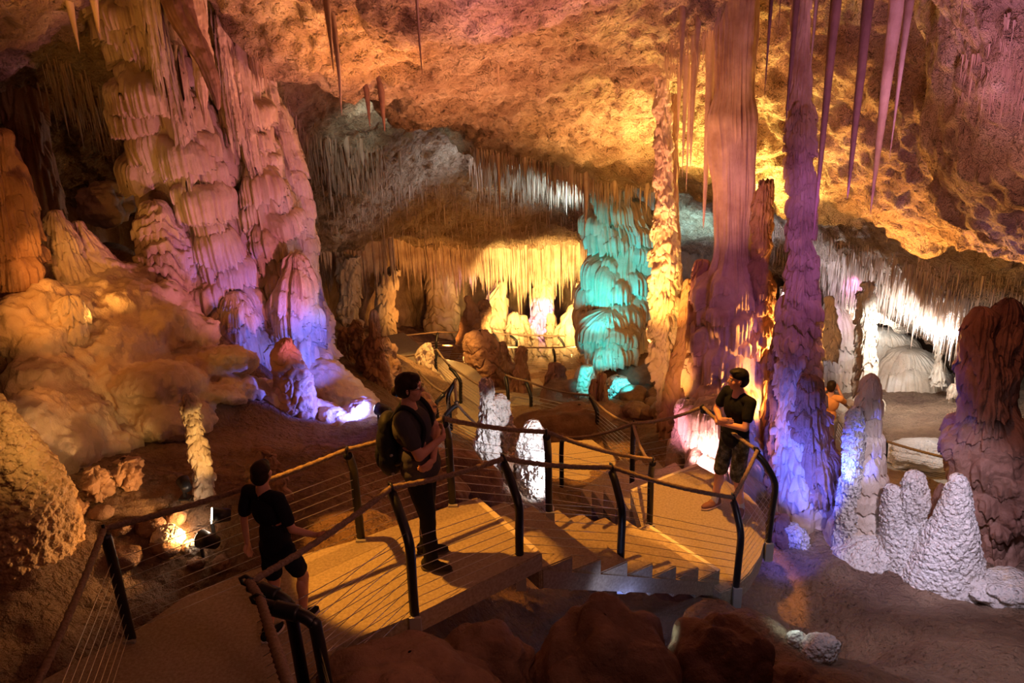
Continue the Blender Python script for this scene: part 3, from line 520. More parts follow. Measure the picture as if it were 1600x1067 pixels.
for i in range(34):
    if i < 14: a, b = 985+rng.random()*70, 615+rng.random()*60; g = 'rubble stones below the turquoise tower'; l = 'small brown stone in the rubble below the turquoise tower'; r = .12+.16*rng.random()
    elif i < 26: a, b = 1320+rng.random()*60, 600+rng.random()*70; g = 'pale stones beyond the person in orange'; l = 'pale loose stone lying beyond the person in orange'; r = .1+.16*rng.random()
    else: a, b = 150+rng.random()*200, 800+rng.random()*90; g = 'loose stones beside the left railing'; l = 'loose dark stone on the slope beside the left railing'; r = .05+.09*rng.random()
    boulder('stone', l, a, b, None, r*1.2, r, r*.8, M['boulder'] if i < 14 or i > 25 else M['flow'], seed=200+i, cat='stone', group=g, n=20, rot=i)
for i, (a, b, r, l) in enumerate([(1243,1003,.07,'small greenish-white stone on the right ground, the smaller of two'), (1278,1022,.14,'greenish-white lit stone on the right ground, the larger of two'), (1500,930,.09,'white lit stone at the foot of the cluster'), (300,858,.07,'dark stone beside the lower left spot lamp'), (262,845,.11,'orange-lit stone left of the spot lamps')]):
    boulder('stone', l, a, b, None, r*1.3, r, r, M['pop'], seed=240+i, cat='stone', n=30)

# ------------------------------------------------------------------ hanging stalactites
def stal_mesh(name, seed, n=14, m=40, pw=.8, wob=.05):
    t = np.linspace(0, 1, m); th = np.linspace(0, 2*PI, n, endpoint=False)
    T, H = np.meshgrid(t, th); r = (1-T)**pw*(1+.16*vn(np.stack([np.cos(H)*1.6, np.sin(H)*1.6, T*3+seed], -1), seed)+.06*vn(np.stack([np.cos(H)*3, np.sin(H)*3, T*30], -1), seed+1))+.012
    r = r*(1+.5*np.clip(.12-T, 0, 1)/.12)
    cx = wob*8*vn(np.stack([T*2, 0*T+seed, 0*T], -1), 3)*T; V = np.stack([r*np.cos(H)+cx, r*np.sin(H)+cx*.4, -T], -1)
    return gridmesh(name, V, wrap=True)
SV = [stal_mesh('stalactite', i, pw=[.8, .6, 1, .75][i], wob=[.03, .05, .02, .06][i]) for i in range(4)]
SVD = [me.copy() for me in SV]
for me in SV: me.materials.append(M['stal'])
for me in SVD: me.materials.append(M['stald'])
for me in SV+SVD: me.polygons.foreach_set('use_smooth', [True]*len(me.polygons))
SF = [stal_mesh('stalactite', 40+i, n=7, m=9, wob=.04) for i in range(3)]
for me in SF: me.materials.append(M['stal']); me.polygons.foreach_set('use_smooth', [True]*len(me.polygons))
def hang(root, r, L, label, group=None, dark=False, fine=False, k=0, emb=.2):
    me = (SF[k % 3] if fine else (SVD if dark else SV)[k % 4])
    o = bpy.data.objects.new('stalactite', me); C.objects.link(o); o.location = root+Vector((0, 0, emb)); o.scale = (r, r, L+emb); o.rotation_euler = (0, 0, k*1.3)
    return tag(o, label, 'stalactite', group)
def stal_px(px, y0, y1, hw, label, Y=None, dark=False, k=0):
    """root on the ceiling behind pixel (px,y0) or, above the frame, at depth Y"""
    h = PY(px, max(y0, 40), Y) if Y else chh(px, y0)
    if Y: h.z = cz(h.x, h.y)
    top = h.copy(); D = (h-EYE).length
    d = ray(px, y1); y = h.y; tip = EYE+d*(y/d.y); L = max(.05, top.z-tip.z)
    t = y/ray(px, y1).y
    xt = tip.x; o = hang(Vector((xt, y, top.z)), hw*t/F, L, label, dark=dark, k=k); return o
BIG = [(1360,-20,335,14,8.2,0,'longest violet-brown stalactite at the upper right, tip lowest'),(1322,-20,312,11,7.6,1,'dark brown stalactite left of the longest one'),(1390,-20,250,11,7.2,0,'pale lilac stalactite right of the longest one'),
 (1269,-20,385,9,8.0,1,'very dark stalactite hanging close against the violet column'),(1283,-20,215,9,8.1,1,'shorter brown stalactite just right of the very dark one'),(1229,-20,195,7,8.2,1,'thin brown stalactite just left of the violet column'),
 (1194,-20,158,6,8.4,1,'thin dark stalactite between the massive and the violet column'),(1309,-20,45,4,8,1,'short dark stalactite top between two long ones'),(1345,-20,85,5,7.9,1,'short thin stalactite behind the longest one'),(1352,-20,60,4,7.9,1,'stubby dark stalactite at the top frame edge'),
 (1215,-20,60,3,8.4,1,'small dark stalactite at the top beside the thin brown one'),(1497,-20,40,4,7.0,0,'lilac stalactite stub at the top right corner area'),(1265,-20,120,7,8.3,0,'lilac companion stalactite fused along the violet column top')]
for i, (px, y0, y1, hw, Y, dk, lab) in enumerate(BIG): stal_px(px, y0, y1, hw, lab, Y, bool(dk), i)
MIDS = [(1098,60,358,8,0,'long stalactite with the lowest tip beside the golden column'),(1066,90,280,6,0,'second stalactite right of the golden column'),(1078,80,265,6,0,'third stalactite right of the golden column'),(1072,100,300,4,0,'thin stalactite between the second and third by the golden column'),
 (1113,70,212,8,0,'brown stalactite close left of the massive column'),(1063,20,132,7,0,'broad short stalactite high by the golden column'),(1088,30,115,6,0,'short stalactite above the long one by the golden column'),(1120,80,180,6,0,'short stalactite touching the massive column'),(1105,90,175,5,0,'small stalactite left of the brown one'),(1058,110,230,5,0,'stalactite hugging the golden column'),
 (660,-10,128,3.2,0,'single thin straw stalactite in the open orange ceiling'),(578,140,200,6,1,'brown stalactite below the pink ceiling edge, left of a pair'),(601,140,206,6,1,'brown stalactite below the pink ceiling edge, right of a pair'),(522,-20,120,8,0,'orange-lit ragged stalactite at the upper left ceiling'),(536,20,182,6,0,'long orange-lit stalactite beside the ragged one'),
 (545,215,262,7,0,'tooth-like stalactite under the left ceiling edge'),(566,225,260,6,0,'second tooth-like stalactite under the left ceiling edge'),(782,240,352,4,0,'long thin stalactite hanging from the orange ceiling lip'),(915,270,370,5,0,'long stalactite at the right part of the orange lip'),(893,262,310,5,0,'stalactite just left of the long lip one'),(746,255,298,3,0,'thin stalactite at the left start of the lip fringe'),
 (824,262,308,3,0,'thin stalactite in the middle of the lip fringe'),(868,270,312,3,0,'dark straw right of the middle of the lip fringe'),(628,235,290,3,0,'dark straw on the shaded ceiling left of the lip'),(960,285,316,5,0,'short thick stalactite above the turquoise tower'),(1010,290,336,5,0,'short thick stalactite between the turquoise tower and golden column'),(780,105,142,2.5,0,'tiny straw in the middle of the orange ceiling'),
 (125,-10,84,8,0,'orange stalactite near the upper left corner'),(158,-20,52,9,0,'broad orange stalactite at the upper left top edge'),(186,-10,130,8,1,'shadowed stalactite left of the broad flowstone top'),(1000,320,352,4,0,'stalactite tip hanging before the turquoise tower'),(1295,372,412,3,0,'orange straw at the right far lip'),(1392,400,452,3,0,'orange-brown straw on the right far lip'),(1530,430,470,4,0,'pale straw on the right white ceiling'),(1330,380,432,2.5,0,'thin straw right of the violet column')]
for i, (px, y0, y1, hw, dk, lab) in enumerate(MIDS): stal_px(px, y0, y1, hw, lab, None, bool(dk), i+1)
# fringes: (polyline of (px,py), n individuals, n small, length px min/max, radius px, spread py, group, label)
FR = [([(735,250),(800,262),(870,278),(940,305),(1030,318)],60,1300,(10,62),(1.2,3),(-22,22),'stalactites along the orange ceiling lip','short orange-brown stalactite in the fringe along the orange ceiling lip'),
 ([(500,405),(600,400),(700,398),(800,398),(880,400),(930,405)],90,1700,(22,105),(2.0,5.2),(-10,20),'stalactites over the yellow-lit grotto','stalactite in the dense curtain over the yellow-lit grotto'),
 ([(1285,470),(1350,455),(1420,470),(1500,520),(1595,560)],60,1500,(14,60),(1.2,3),(-60,25),'stalactites of the white-lit right ceiling','white-lit stalactite on the far ceiling at the right'),
 ([(395,100),(430,160),(480,230),(540,250),(600,255)],30,900,(10,50),(1.2,3),(-25,40),'stalactites right of the leaning flowstone','thin stalactite on the dim ceiling right of the leaning flowstone'),
 ([(1200,345),(1300,372),(1450,415),(1600,430)],30,900,(8,40),(1,2.4),(-4,60),'stalactites behind the right orange lip','short stalactite behind the orange ceiling lip at the right'),
 ([(480,330),(600,330),(720,350),(850,360),(920,350)],20,900,(6,40),(1,2),(-60,40),'straws on the shaded middle ceiling','thin straw on the shaded middle ceiling behind the lip'),
 ([(1150,20),(1110,60),(1060,70),(1040,90)],14,300,(10,40),(1.5,3),(-20,30),'stalactites at the ceiling bulge by the golden column','small stalactite at the ceiling bulge above the golden column'),
 ([(60,120),(120,140),(180,200)],8,160,(20,70),(1.5,4),(-40,40),'stalactites in the dark upper left recess','dim stalactite in the dark upper left recess'),
 ([(1560,60),(1600,140),(1500,120)],8,200,(10,50),(1.5,3),(-40,40),'stalactites in the top right corner','thin violet stalactite hanging in the top right corner')]
for fi, (pl, n1, n2, LL, RR, SP, grp, lab) in enumerate(FR):
    P = np.array(pl, float); seg = np.concatenate([[0], np.cumsum(np.hypot(*np.diff(P, axis=0).T))]); allV = []; allF = []; base = 0
    UM = SF[0]; uv = np.empty(len(UM.vertices)*3); UM.vertices.foreach_get('co', uv); uv = uv.reshape(-1, 3); uf = np.empty(len(UM.polygons)*4, np.int32); UM.polygons.foreach_get('vertices', uf); uf = uf.reshape(-1, 4)
    for i in range(n1+n2):
        s = rng.random()*seg[-1]; x = np.interp(s, seg, P[:, 0])+rng.normal()*4; y = np.interp(s, seg, P[:, 1])+SP[0]+(SP[1]-SP[0])*rng.random()
        h = chh(x, y); t = h.y/ray(x, y).y; q = rng.random(); big = i < n1
        Lp = LL[0]+(LL[1]-LL[0])*(q**.8*.7+.3 if big else .05+.5*q**2); rp = RR[0]+(RR[1]-RR[0])*rng.random()
        if fi == 1: Lp *= .6+.5*math.exp(-((x-850)/110)**2)+.2*math.exp(-((x-620)/60)**2)
        L = Lp*t/F; r = rp*t/F*(1 if big else .55)
        if big: hang(h, r, L, lab, grp, fine=True, k=i)
        else:
            allV.append(uv*np.array([r, r, L+.15])+np.array([h.x, h.y, h.z+.15])); allF.append(uf+base); base += len(uv)
    o = link('small_stalactites', npmesh('small_stalactites', np.concatenate(allV), np.concatenate(allF)), M['stal'])
    tag(o, 'countless tiny straws and '+grp, 'stalactites', kind='stuff')
# ------------------------------------------------------------------ concrete walkways
def slab(name, poly, z, th, m, parent=None, bev=.012):
    """poly: list of world (x,y) or (x,y,z)"""
    bm = bmesh.new(); top = [bm.verts.new((p[0], p[1], (p[2] if len(p) > 2 else z))) for p in poly]; bot = [bm.verts.new((p[0], p[1], (p[2] if len(p) > 2 else z)-th)) for p in poly]
    bm.faces.new(top); bm.faces.new(bot[::-1]); n = len(poly)
    for i in range(n): bm.faces.new((top[i], bot[i], bot[(i+1) % n], top[(i+1) % n]))
    if bev: bmesh.ops.bevel(bm, geom=[e for e in bm.edges], offset=bev, segments=2, affect='EDGES')
    return bm_obj(name, bm, m, parent)
def zp(L, z): return [tuple(PZ(a, b, z))[:2] for a, b in L]
def bar(name, a, b, w, h, m, parent):
    a = Vector(a); b = Vector(b); d = (b-a).normalized(); s = Vector((-d.y, d.x, 0)).normalized()*w
    poly = [a, b, b+s, a+s]; return slab(name, [(p.x, p.y, p.z+h) for p in poly], 0, h+.004, m, parent, .003)
A0, B0 = PZ(746,776,0), PZ(848,864,0); A7, B7 = PZ(1012,818,-1.14), PZ(1126,890,-1.14)
wk = empty('walkway_deck', (0, 0, 0), 'raised concrete walkway deck on which the woman and the boy stand', 'walkway')
slab('slab', zp([(746,776),(848,864),(650,960),(529,1006),(452,1100),(330,1300),(0,1500),(-500,1500),(-300,1260),(-40,1120),(217,984),(292,928),(420,880),(562,842),(707,789)], 0), 0, .17, M['conc'], wk)
bar('nosing_strip', A0+(B0-A0).normalized()*.04, B0-(B0-A0).normalized()*.04, -.055, .004, M['strip'], wk)
sl = slab('fallen_slab', zp([(529,1006),(566,1018),(500,1075),(452,1098)], -.02), -.02, .09, M['conc']); tag(sl, 'short pale concrete slab lying against the deck edge at the bottom', 'concrete slab')
st = empty('staircase', (0, 0, 0), 'concrete staircase descending from the deck to the round landing', 'stairs')
rs = 1.3/8
for i in range(1, 8):
    f0, f1 = (i-1)/7, i/7; z = -rs*i
    a0, a1, b0, b1 = A0.lerp(A7, f0), A0.lerp(A7, f1), B0.lerp(B7, f0), B0.lerp(B7, f1)
    slab('step', [(a0.x-.03, a0.y), (a1.x, a1.y), (b1.x, b1.y), (b0.x-.03, b0.y)], z, rs+.05, M['conc'], st, .01)
bar('nosing_strip', A7, B7, -.05, .004, M['strip'], st).location.z = 0
for a, b, nm, w in ((A0, A7, 'stringer', .10), (B0, B7, 'stringer', .10)):
    bm = bmesh.new(); d = Vector((b.x-a.x, b.y-a.y, 0)).normalized(); s = Vector((d.y, -d.x, 0))*w*(1 if a is B0 else -1)*.5; inn = -s
    pr = []
    a2 = Vector((a.x, a.y, -.17)); b2 = Vector((b.x, b.y, -1.30)); low = .16
    q = [a2, b2, b2-Vector((0, 0, low)), a2-Vector((0, 0, low+.02))]
    v1 = [bm.verts.new(p+inn*.0) for p in q]; v2 = [bm.verts.new(p+inn*2) for p in q]
    bm.faces.new(v1); bm.faces.new(v2[::-1])
    for i in range(4): bm.faces.new((v1[i], v2[i], v2[(i+1) % 4], v1[(i+1) % 4]))
    bm_obj(nm, bm, M['conc'], st)
ld = empty('stair_landing', (0, 0, 0), 'orange-lit concrete landing with rounded edge under the man in black', 'walkway')
arc = [(1126,926),(1150,916),(1172,895),(1188,868),(1196,840),(1196,812),(1186,790),(1168,771)]
slab('slab', zp([(1004,826)]+arc+[(1130,748),(1088,724),(985,765)], -1.3), -1.3, .22, M['conc'], ld)
bar('nosing_strip', PZ(1088,724,-1.3), PZ(985,765,-1.3), .05, .004, M['strip'], ld)
p3 = empty('lower_platform', (0, 0, 0), 'orange-lit lower concrete platform beyond the stairs', 'walkway')
slab('slab', zp([(853,692),(925,686),(962,715),(990,745),(960,748),(893,766),(878,772),(850,735)], -2.75), -2.75, .35, M['conc'], p3)
bar('nosing_strip', PZ(893,766,-2.75), PZ(954,749,-2.75), -.06, .004, M['strip'], p3)
for i in range(4):
    f = (i+1)/5; z = -1.3-.29*(i+1); a = PZ(985,765,-1.3).lerp(PZ(893,764,-2.75), f); b = PZ(1088,724,-1.3).lerp(PZ(955,712,-2.75), f); a_ = PZ(985,765,-1.3).lerp(PZ(893,764,-2.75), f-.2); b_ = PZ(1088,724,-1.3).lerp(PZ(955,712,-2.75), f-.2)
    slab('step', [(a_.x, a_.y), (b_.x, b_.y), (b.x, b.y), (a.x, a.y)], z, .3, M['conc'], p3, .01)
def ribbon(name, label, pts, th=.25):
    P = [PY(a, b, Y) for a, b, Y, hw in pts]; Q = catmull([(p.x, p.y, p.z, pts[i][3]) for i, p in enumerate(P)], 40)
    T = np.gradient(Q[:, :2], axis=0); T /= np.linalg.norm(T, axis=1)[:, None]; Nn = np.stack([-T[:, 1], T[:, 0]], -1)
    for k in range(len(Q)): Q[k, 2] = max(Q[k, 2], gz(Q[k, 0], Q[k, 1])+.06)
    Q[:, 2] = np.convolve(np.pad(Q[:, 2], 4, mode='edge'), np.ones(9)/9, 'valid')
    L = np.column_stack([Q[:, :2]+Nn*Q[:, 3:4], Q[:, 2]]); R = np.column_stack([Q[:, :2]-Nn*Q[:, 3:4], Q[:, 2]])
    dn = np.array([0, 0, -th]); V = np.stack([L, R, R+dn, L+dn, L], 1)
    o = link(name, gridmesh(name, V), M['conc'], smooth=False); tag(o, label, 'walkway'); return Q
ribbon('footpath', 'concrete footpath winding down behind the woman\'s shoulder', [(850,712,13.2,.75),(790,706,14.4,.75),(735,680,15.6,.8),(700,640,17,.85),(672,614,18.5,.9),(630,592,20,.9),(590,580,22,.9)])
ribbon('footpath', 'far concrete footpath glowing before the yellow grotto', [(690,585,21.5,.8),(745,592,22.5,1.0),(800,590,23.5,1.2),(850,582,25,1.4),(900,576,26,1.3),(960,572,27.5,1)])
ribbon('footpath', 'dim sloping footpath between the two glowing ones', [(760,690,14.8,.6),(800,660,16.2,.7),(820,625,18.4,.8),(800,600,21.5,.8)])
ribbon('footpath', 'grey footpath under the person in orange', [(1215,745,12.2,.7),(1280,728,13,.8),(1360,722,13.5,.8),(1440,740,13.3,.8),(1520,760,13,.8),(1620,780,13,.8)])
# ------------------------------------------------------------------ railings
def post(parent, base, tip, r=.036, foot=.16, plate=True):
    up = Vector((0, 0, 1)); h = tip.z-base.z; hz = Vector((tip.x-base.x, tip.y-base.y, 0)); out = -hz*.12
    pts = [base-up*foot, base, base+up*h*.35+out*.4, base+up*h*.62+out, base+up*h*.74+out*.8+hz*.08, base+up*h*.84+hz*.30, base+up*h*.93+hz*.66, tip-up*.015]
    o = tube('post', catmull(pts, 34), r, M['steel'], parent, n=14)
    d = (pts[-1]-pts[-2]).normalized()
    b = tube('rope_bracket', [tip-up*.015-d*.01, tip+d*.035, tip+d*.05+up*.03, tip+up*.062-d*.0, tip-d*.04+up*.045], .011, M['steel'], o, n=8)
    if plate:
        bm = bmesh.new(); bm_box(bm, (base.x-.035, base.y-.055, base.z-foot-.05), (base.x+.05, base.y-.028, base.z+.02)); bm_box(bm, (base.x-.035, base.y-.04, base.z-foot-.05), (base.x-.02, base.y+.045, base.z+.02))
        bm_obj('foot_plate', bm, M['plate'], o)
    return o
def rope(parent, tips, sag=.08, r=.021, up=.035):
    pts = []
    for a, b in zip(tips[:-1], tips[1:]):
        L = (b-a).length; n = max(8, int(L/.022))
        for k in range(n):
            f = k/n; s = sag*L*.6*4*f*(1-f); pts.append(a.lerp(b, f)+Vector((0, 0, up-s*.5)))
    pts.append(tips[-1]+Vector((0, 0, up)))
    return tube('rope', pts, r, M['rope'], parent, n=12, twist=75, tamp=.16, lobes=3)
def cables(parent, bases, tops, n=8, r=.0026, lo=.07, hi=.72):
    for k in range(n):
        f = lo+(hi-lo)*k/(n-1); pts = []
        cols = [b+Vector((0, 0, (t.z-b.z)*f)) for b, t in zip(bases, tops)]
        for a, b in zip(cols[:-1], cols[1:]): pts += [a, a.lerp(b, .25), a.lerp(b, .5), a.lerp(b, .75)]
        pts.append(cols[-1]); tube('cable', pts, r, M['wire'], parent, n=6)
def rail(label, specs, sag=.08, rr=.021, pr=.036, cr=.0026, ends=(None, None), n=8, plate=True, foot=.16, group=None):
    """specs: (bx,by,zbase or ('Y',Y), tx,ty,dY)"""
    bs, ts = [], []
    root = empty('rope_railing', (0, 0, 0), label, 'railing', group)
    for s in specs:
        b = PZ(s[0], s[1], s[2]) if not isinstance(s[2], tuple) else PY(s[0], s[1], s[2][1]); t = PY(s[3], s[4], b.y+s[5]); bs.append(b); ts.append(t)
        post(root, b, t, pr, plate=plate, foot=foot)
    tl = ([ends[0]] if ends[0] else [])+ts+([ends[1]] if ends[1] else [])
    rope(root, tl, sag, rr)
    b2, t2 = list(bs), list(ts)
    if ends[0]: b2.insert(0, ends[0]-Vector((0, 0, ts[0].z-bs[0].z))); t2.insert(0, ends[0])
    if ends[1]: b2.append(ends[1]-Vector((0, 0, ts[-1].z-bs[-1].z))); t2.append(ends[1])
    cables(root, b2, t2, n, cr)
    return bs, ts
FB, FT = rail('front rope railing on black posts from the deck down the stairs and round the landing',
     [(648,962,0,612,768,.24),(812,884,-.12,787,722,.24),(969,893,-.70,956,735,.24),(1150,918,-1.3,1146,782,.2),(1200,848,-1.3,1183,708,.1),(1122,746,-1.3,1098,640,-.2)], ends=(PZ(392,917,.98), None))
BB, BT = rail('back rope railing on black posts behind the woman and the boy',
     [(205,998,0,164,833,-.05),(564,842,0,543,709,-.2),(707,788,0,694,660,-.2),(858,800,-.33,854,680,-.15),(1015,820,-1.3,1020,722,-.15)], ends=(PY(-70,1330,2.2), PY(1500,1,1) if False else None))
nr = empty('rope_railing', (0, 0, 0), 'nearest rope railing with two bent black posts at the bottom left', 'railing')
def npost(tip, corner, foot_):
    up = Vector((0, 0, 1)); o = tube('post', catmull([foot_, foot_+up*.4, corner-up*.12, corner-up*.03+(tip-corner)*.07, corner+(tip-corner)*.35, tip], 34), .038, M['steel'], nr, n=16)
    d = (tip-corner).normalized(); tube('grip_sleeve', [corner+(tip-corner)*(.3+.05*k) for k in range(10)], .048, M['steel'], o, n=16)
    tube('rope_bracket', [tip, tip+d*.05, tip+d*.06+up*.03, tip+up*.06+d*.02, tip+up*.05-d*.03], .012, M['steel'], o, n=8)
ca, cb = PZ(452,938,.93), PZ(492,966,.93); ta, tb = PZ(390,915,.98), PZ(408,944,.98)
npost(ta, ca, Vector((ca.x+.01, ca.y, -.2))); npost(tb, cb, Vector((cb.x+.02, cb.y, -.3)))
rope(nr, [ta, tb, PY(455,1090,2.5), PY(560,1500,1.6)], .05, .026)
e2 = PY(640,1500,1.9)
for k in range(7):
    f = .1+.1*k; tube('cable', [Vector((cb.x, cb.y, cb.z*f*1.15)), Vector((cb.x*.5+e2.x*.5, cb.y*.5+e2.y*.5, cb.z*f+.1)), Vector((e2.x, e2.y, cb.z*f+.25))], .0028, M['wire'], nr, n=6)
for k in range(8):
    f = .08+.095*k; b = FB[0]; tube('cable', [Vector((ca.x, ca.y, ca.z*f*1.1)), Vector((ca.x*.5+b.x*.5, ca.y*.5+b.y*.5, ca.z*f*1.1)), Vector((b.x, b.y, .97*f))], .0026, M['wire'], nr, n=6)
rail('rope railing on black posts along the orange-lit lower platform', [(878,772,-2.75,878,687,.0),(987,776,-2.0,990,665,.0)], ends=(None, FT[5]), sag=.12)
lk = tube('link_rope', [BT[4].lerp(PY(990,664,PZ(987,776,-2.0).y), k/20)+Vector((0, 0, -.12*4*(k/20)*(1-k/20))) for k in range(21)], .02, M['rope'], n=10, twist=75, tamp=.15); tag(lk, 'single slack rope tying the stair post to the lower platform post', 'rope')
far = dict(rr=.022, pr=.04, cr=.004, plate=False, foot=.1)
rail('far rope railing on black posts right behind the white-lit trio', [(795,656,('Y',16.2),790,588,.2),(830,660,('Y',15.8),822,597,.2),(932,684,('Y',13.8),922,620,.2)], ends=(None, PY(985,665,11)), sag=.1, **far)
rail('far rope railing with tall posts just right of the woman\'s face', [(621,592,('Y',19),626,560,.2),(683,596,('Y',18),683,548,.1),(720,632,('Y',16),703,574,.2)], ends=(PY(590,556,20.5), PY(780,622,15)), sag=.05, **far)
rail('rope railing of angled black posts above the walkway bend behind the woman', [(684,658,('Y',14),694,616,.1),(704,664,('Y',13),711,597,.1),(698,690,('Y',12),713,632,.1)], ends=(PY(655,583,16), PY(742,663,12.5)), sag=.1, **far)
rail('farthest rope railing before the yellow-lit grotto', [(684,566,('Y',24),684,520,.1),(778,556,('Y',25),770,521,.1),(807,550,('Y',25.5),797,524,.1),(881,568,('Y',25),872,526,.1)], ends=(PY(600,528,24), PY(925,529,25)), sag=.02, **far)
rail('short far railing with one leaning post on the glowing path', [(867,583,('Y',23),864,545,.1)], ends=(PY(690,541,22), PY(900,543,23)), sag=.01, **far)
rail('distant rope railing on the right beside the person in orange', [(1318,704,('Y',12.6),1332,644,.1),(1380,730,('Y',12.2),1384,692,.2)], ends=(PY(1312,628,13.2), PY(1495,722,11)), sag=.04, **far)
# ------------------------------------------------------------------ people
def blob(items):
    bm = bmesh.new()
    for it in items:
        if it[0] == 'c':
            p0, r0, p1, r1 = Vector(it[1]), it[2], Vector(it[3]), it[4]; d = p1-p0; L = d.length
            if L < 1e-5: continue
            Q = d.to_track_quat('Z', 'Y').to_matrix(); n, m = 14, 5; rings = []
            prof = [(-r0*math.cos(k/m*PI/2), r0*math.sin(k/m*PI/2)) for k in range(1, m+1)]+[(L+r1*math.sin(k/m*PI/2), r1*math.cos(k/m*PI/2)) for k in range(0, m)]
            a = bm.verts.new(p0+Q @ Vector((0, 0, -r0))); b = bm.verts.new(p0+Q @ Vector((0, 0, L+r1)))
            for z, r in prof: rings.append([bm.verts.new(p0+Q @ Vector((r*math.cos(2*PI*j/n), r*math.sin(2*PI*j/n), z))) for j in range(n)])
            for j in range(n):
                bm.faces.new((a, rings[0][(j+1) % n], rings[0][j])); bm.faces.new((b, rings[-1][j], rings[-1][(j+1) % n]))
                for k in range(len(rings)-1): bm.faces.new((rings[k][j], rings[k][(j+1) % n], rings[k+1][(j+1) % n], rings[k+1][j]))
        else:
            c, r, R = it[1], it[2], (it[3] if len(it) > 3 else Matrix.Identity(3))
            bmesh.ops.create_uvsphere(bm, u_segments=24, v_segments=16, radius=1, matrix=Matrix.Translation(c) @ R.to_4x4() @ Matrix.Diagonal((r[0], r[1], r[2], 1)))
    return bm
def voxel(name, items, size, sm, m, parent, noise=0., label=None):
    bm = blob(items); me = bpy.data.meshes.new(name); bm.to_mesh(me); bm.free(); o = bpy.data.objects.new(name, me); C.objects.link(o)
    md = o.modifiers.new('r', 'REMESH'); md.mode = 'VOXEL'; md.voxel_size = size
    if sm: s = o.modifiers.new('s', 'SMOOTH'); s.factor = .5; s.iterations = sm
    dg = bpy.context.evaluated_depsgraph_get(); m2 = bpy.data.meshes.new_from_object(o.evaluated_get(dg)); bpy.data.objects.remove(o); 
    if noise:
        n = len(m2.vertices); co = np.empty(n*3, np.float32); m2.vertices.foreach_get('co', co); co = co.reshape(-1, 3); nn = np.empty(n*3, np.float32); m2.vertices.foreach_get('normal', nn)
        co = co+nn.reshape(-1, 3)*(noise*fbm(co*9, 3, 5)+noise*.5*fbm(co*np.array([22, 22, 9.]), 2, 8))[:, None]; m2.vertices.foreach_set('co', co.astype(np.float32).ravel())
    m2.name = name; o = link(name, m2, m, parent)
    if label: o['label'] = label
    return o
SKIN = rock('skin', hexc('c98f78'), hexc('dba58c'), bumps=((120, .0008, 'n'),), rough=.5, cs=6); 
def hand(B, wr, d, nrm, s=1., curl=.5, side=1):
    """B: item list. d finger direction, nrm palm normal (fingers curl towards it)"""
    d = Vector(d).normalized(); n = Vector(nrm); n = (n-d*n.dot(d)).normalized(); x = d.cross(n)*side
    B.append(('c', wr, .024*s, wr+d*.03*s, .024*s)); R = Matrix((x, d, n)).transposed()
    B.append(('e', wr+d*.05*s, (.040*s, .050*s, .016*s), R))
    for k, (o, L) in enumerate(((-.030, .066), (-.010, .078), (.010, .074), (.029, .058))):
        p = wr+d*.088*s+x*o*s; a = curl*.7; q = p+(d*math.cos(a)+n*math.sin(a))*L*.5*s; a2 = curl*1.9; e = q+(d*math.cos(a2)+n*math.sin(a2))*L*.5*s
        B.append(('c', p-d*.02*s, .0095*s, q, .0085*s)); B.append(('c', q, .0085*s, e, .007*s))
    p = wr+d*.03*s-x*.03*s; q = p+(d*.6-x*.7+n*.3).normalized()*.035*s; e = q+(d*.9-x*.1+n*.4).normalized()*.03*s
    B.append(('c', p, .012*s, q, .011*s)); B.append(('c', q, .011*s, e, .008*s))
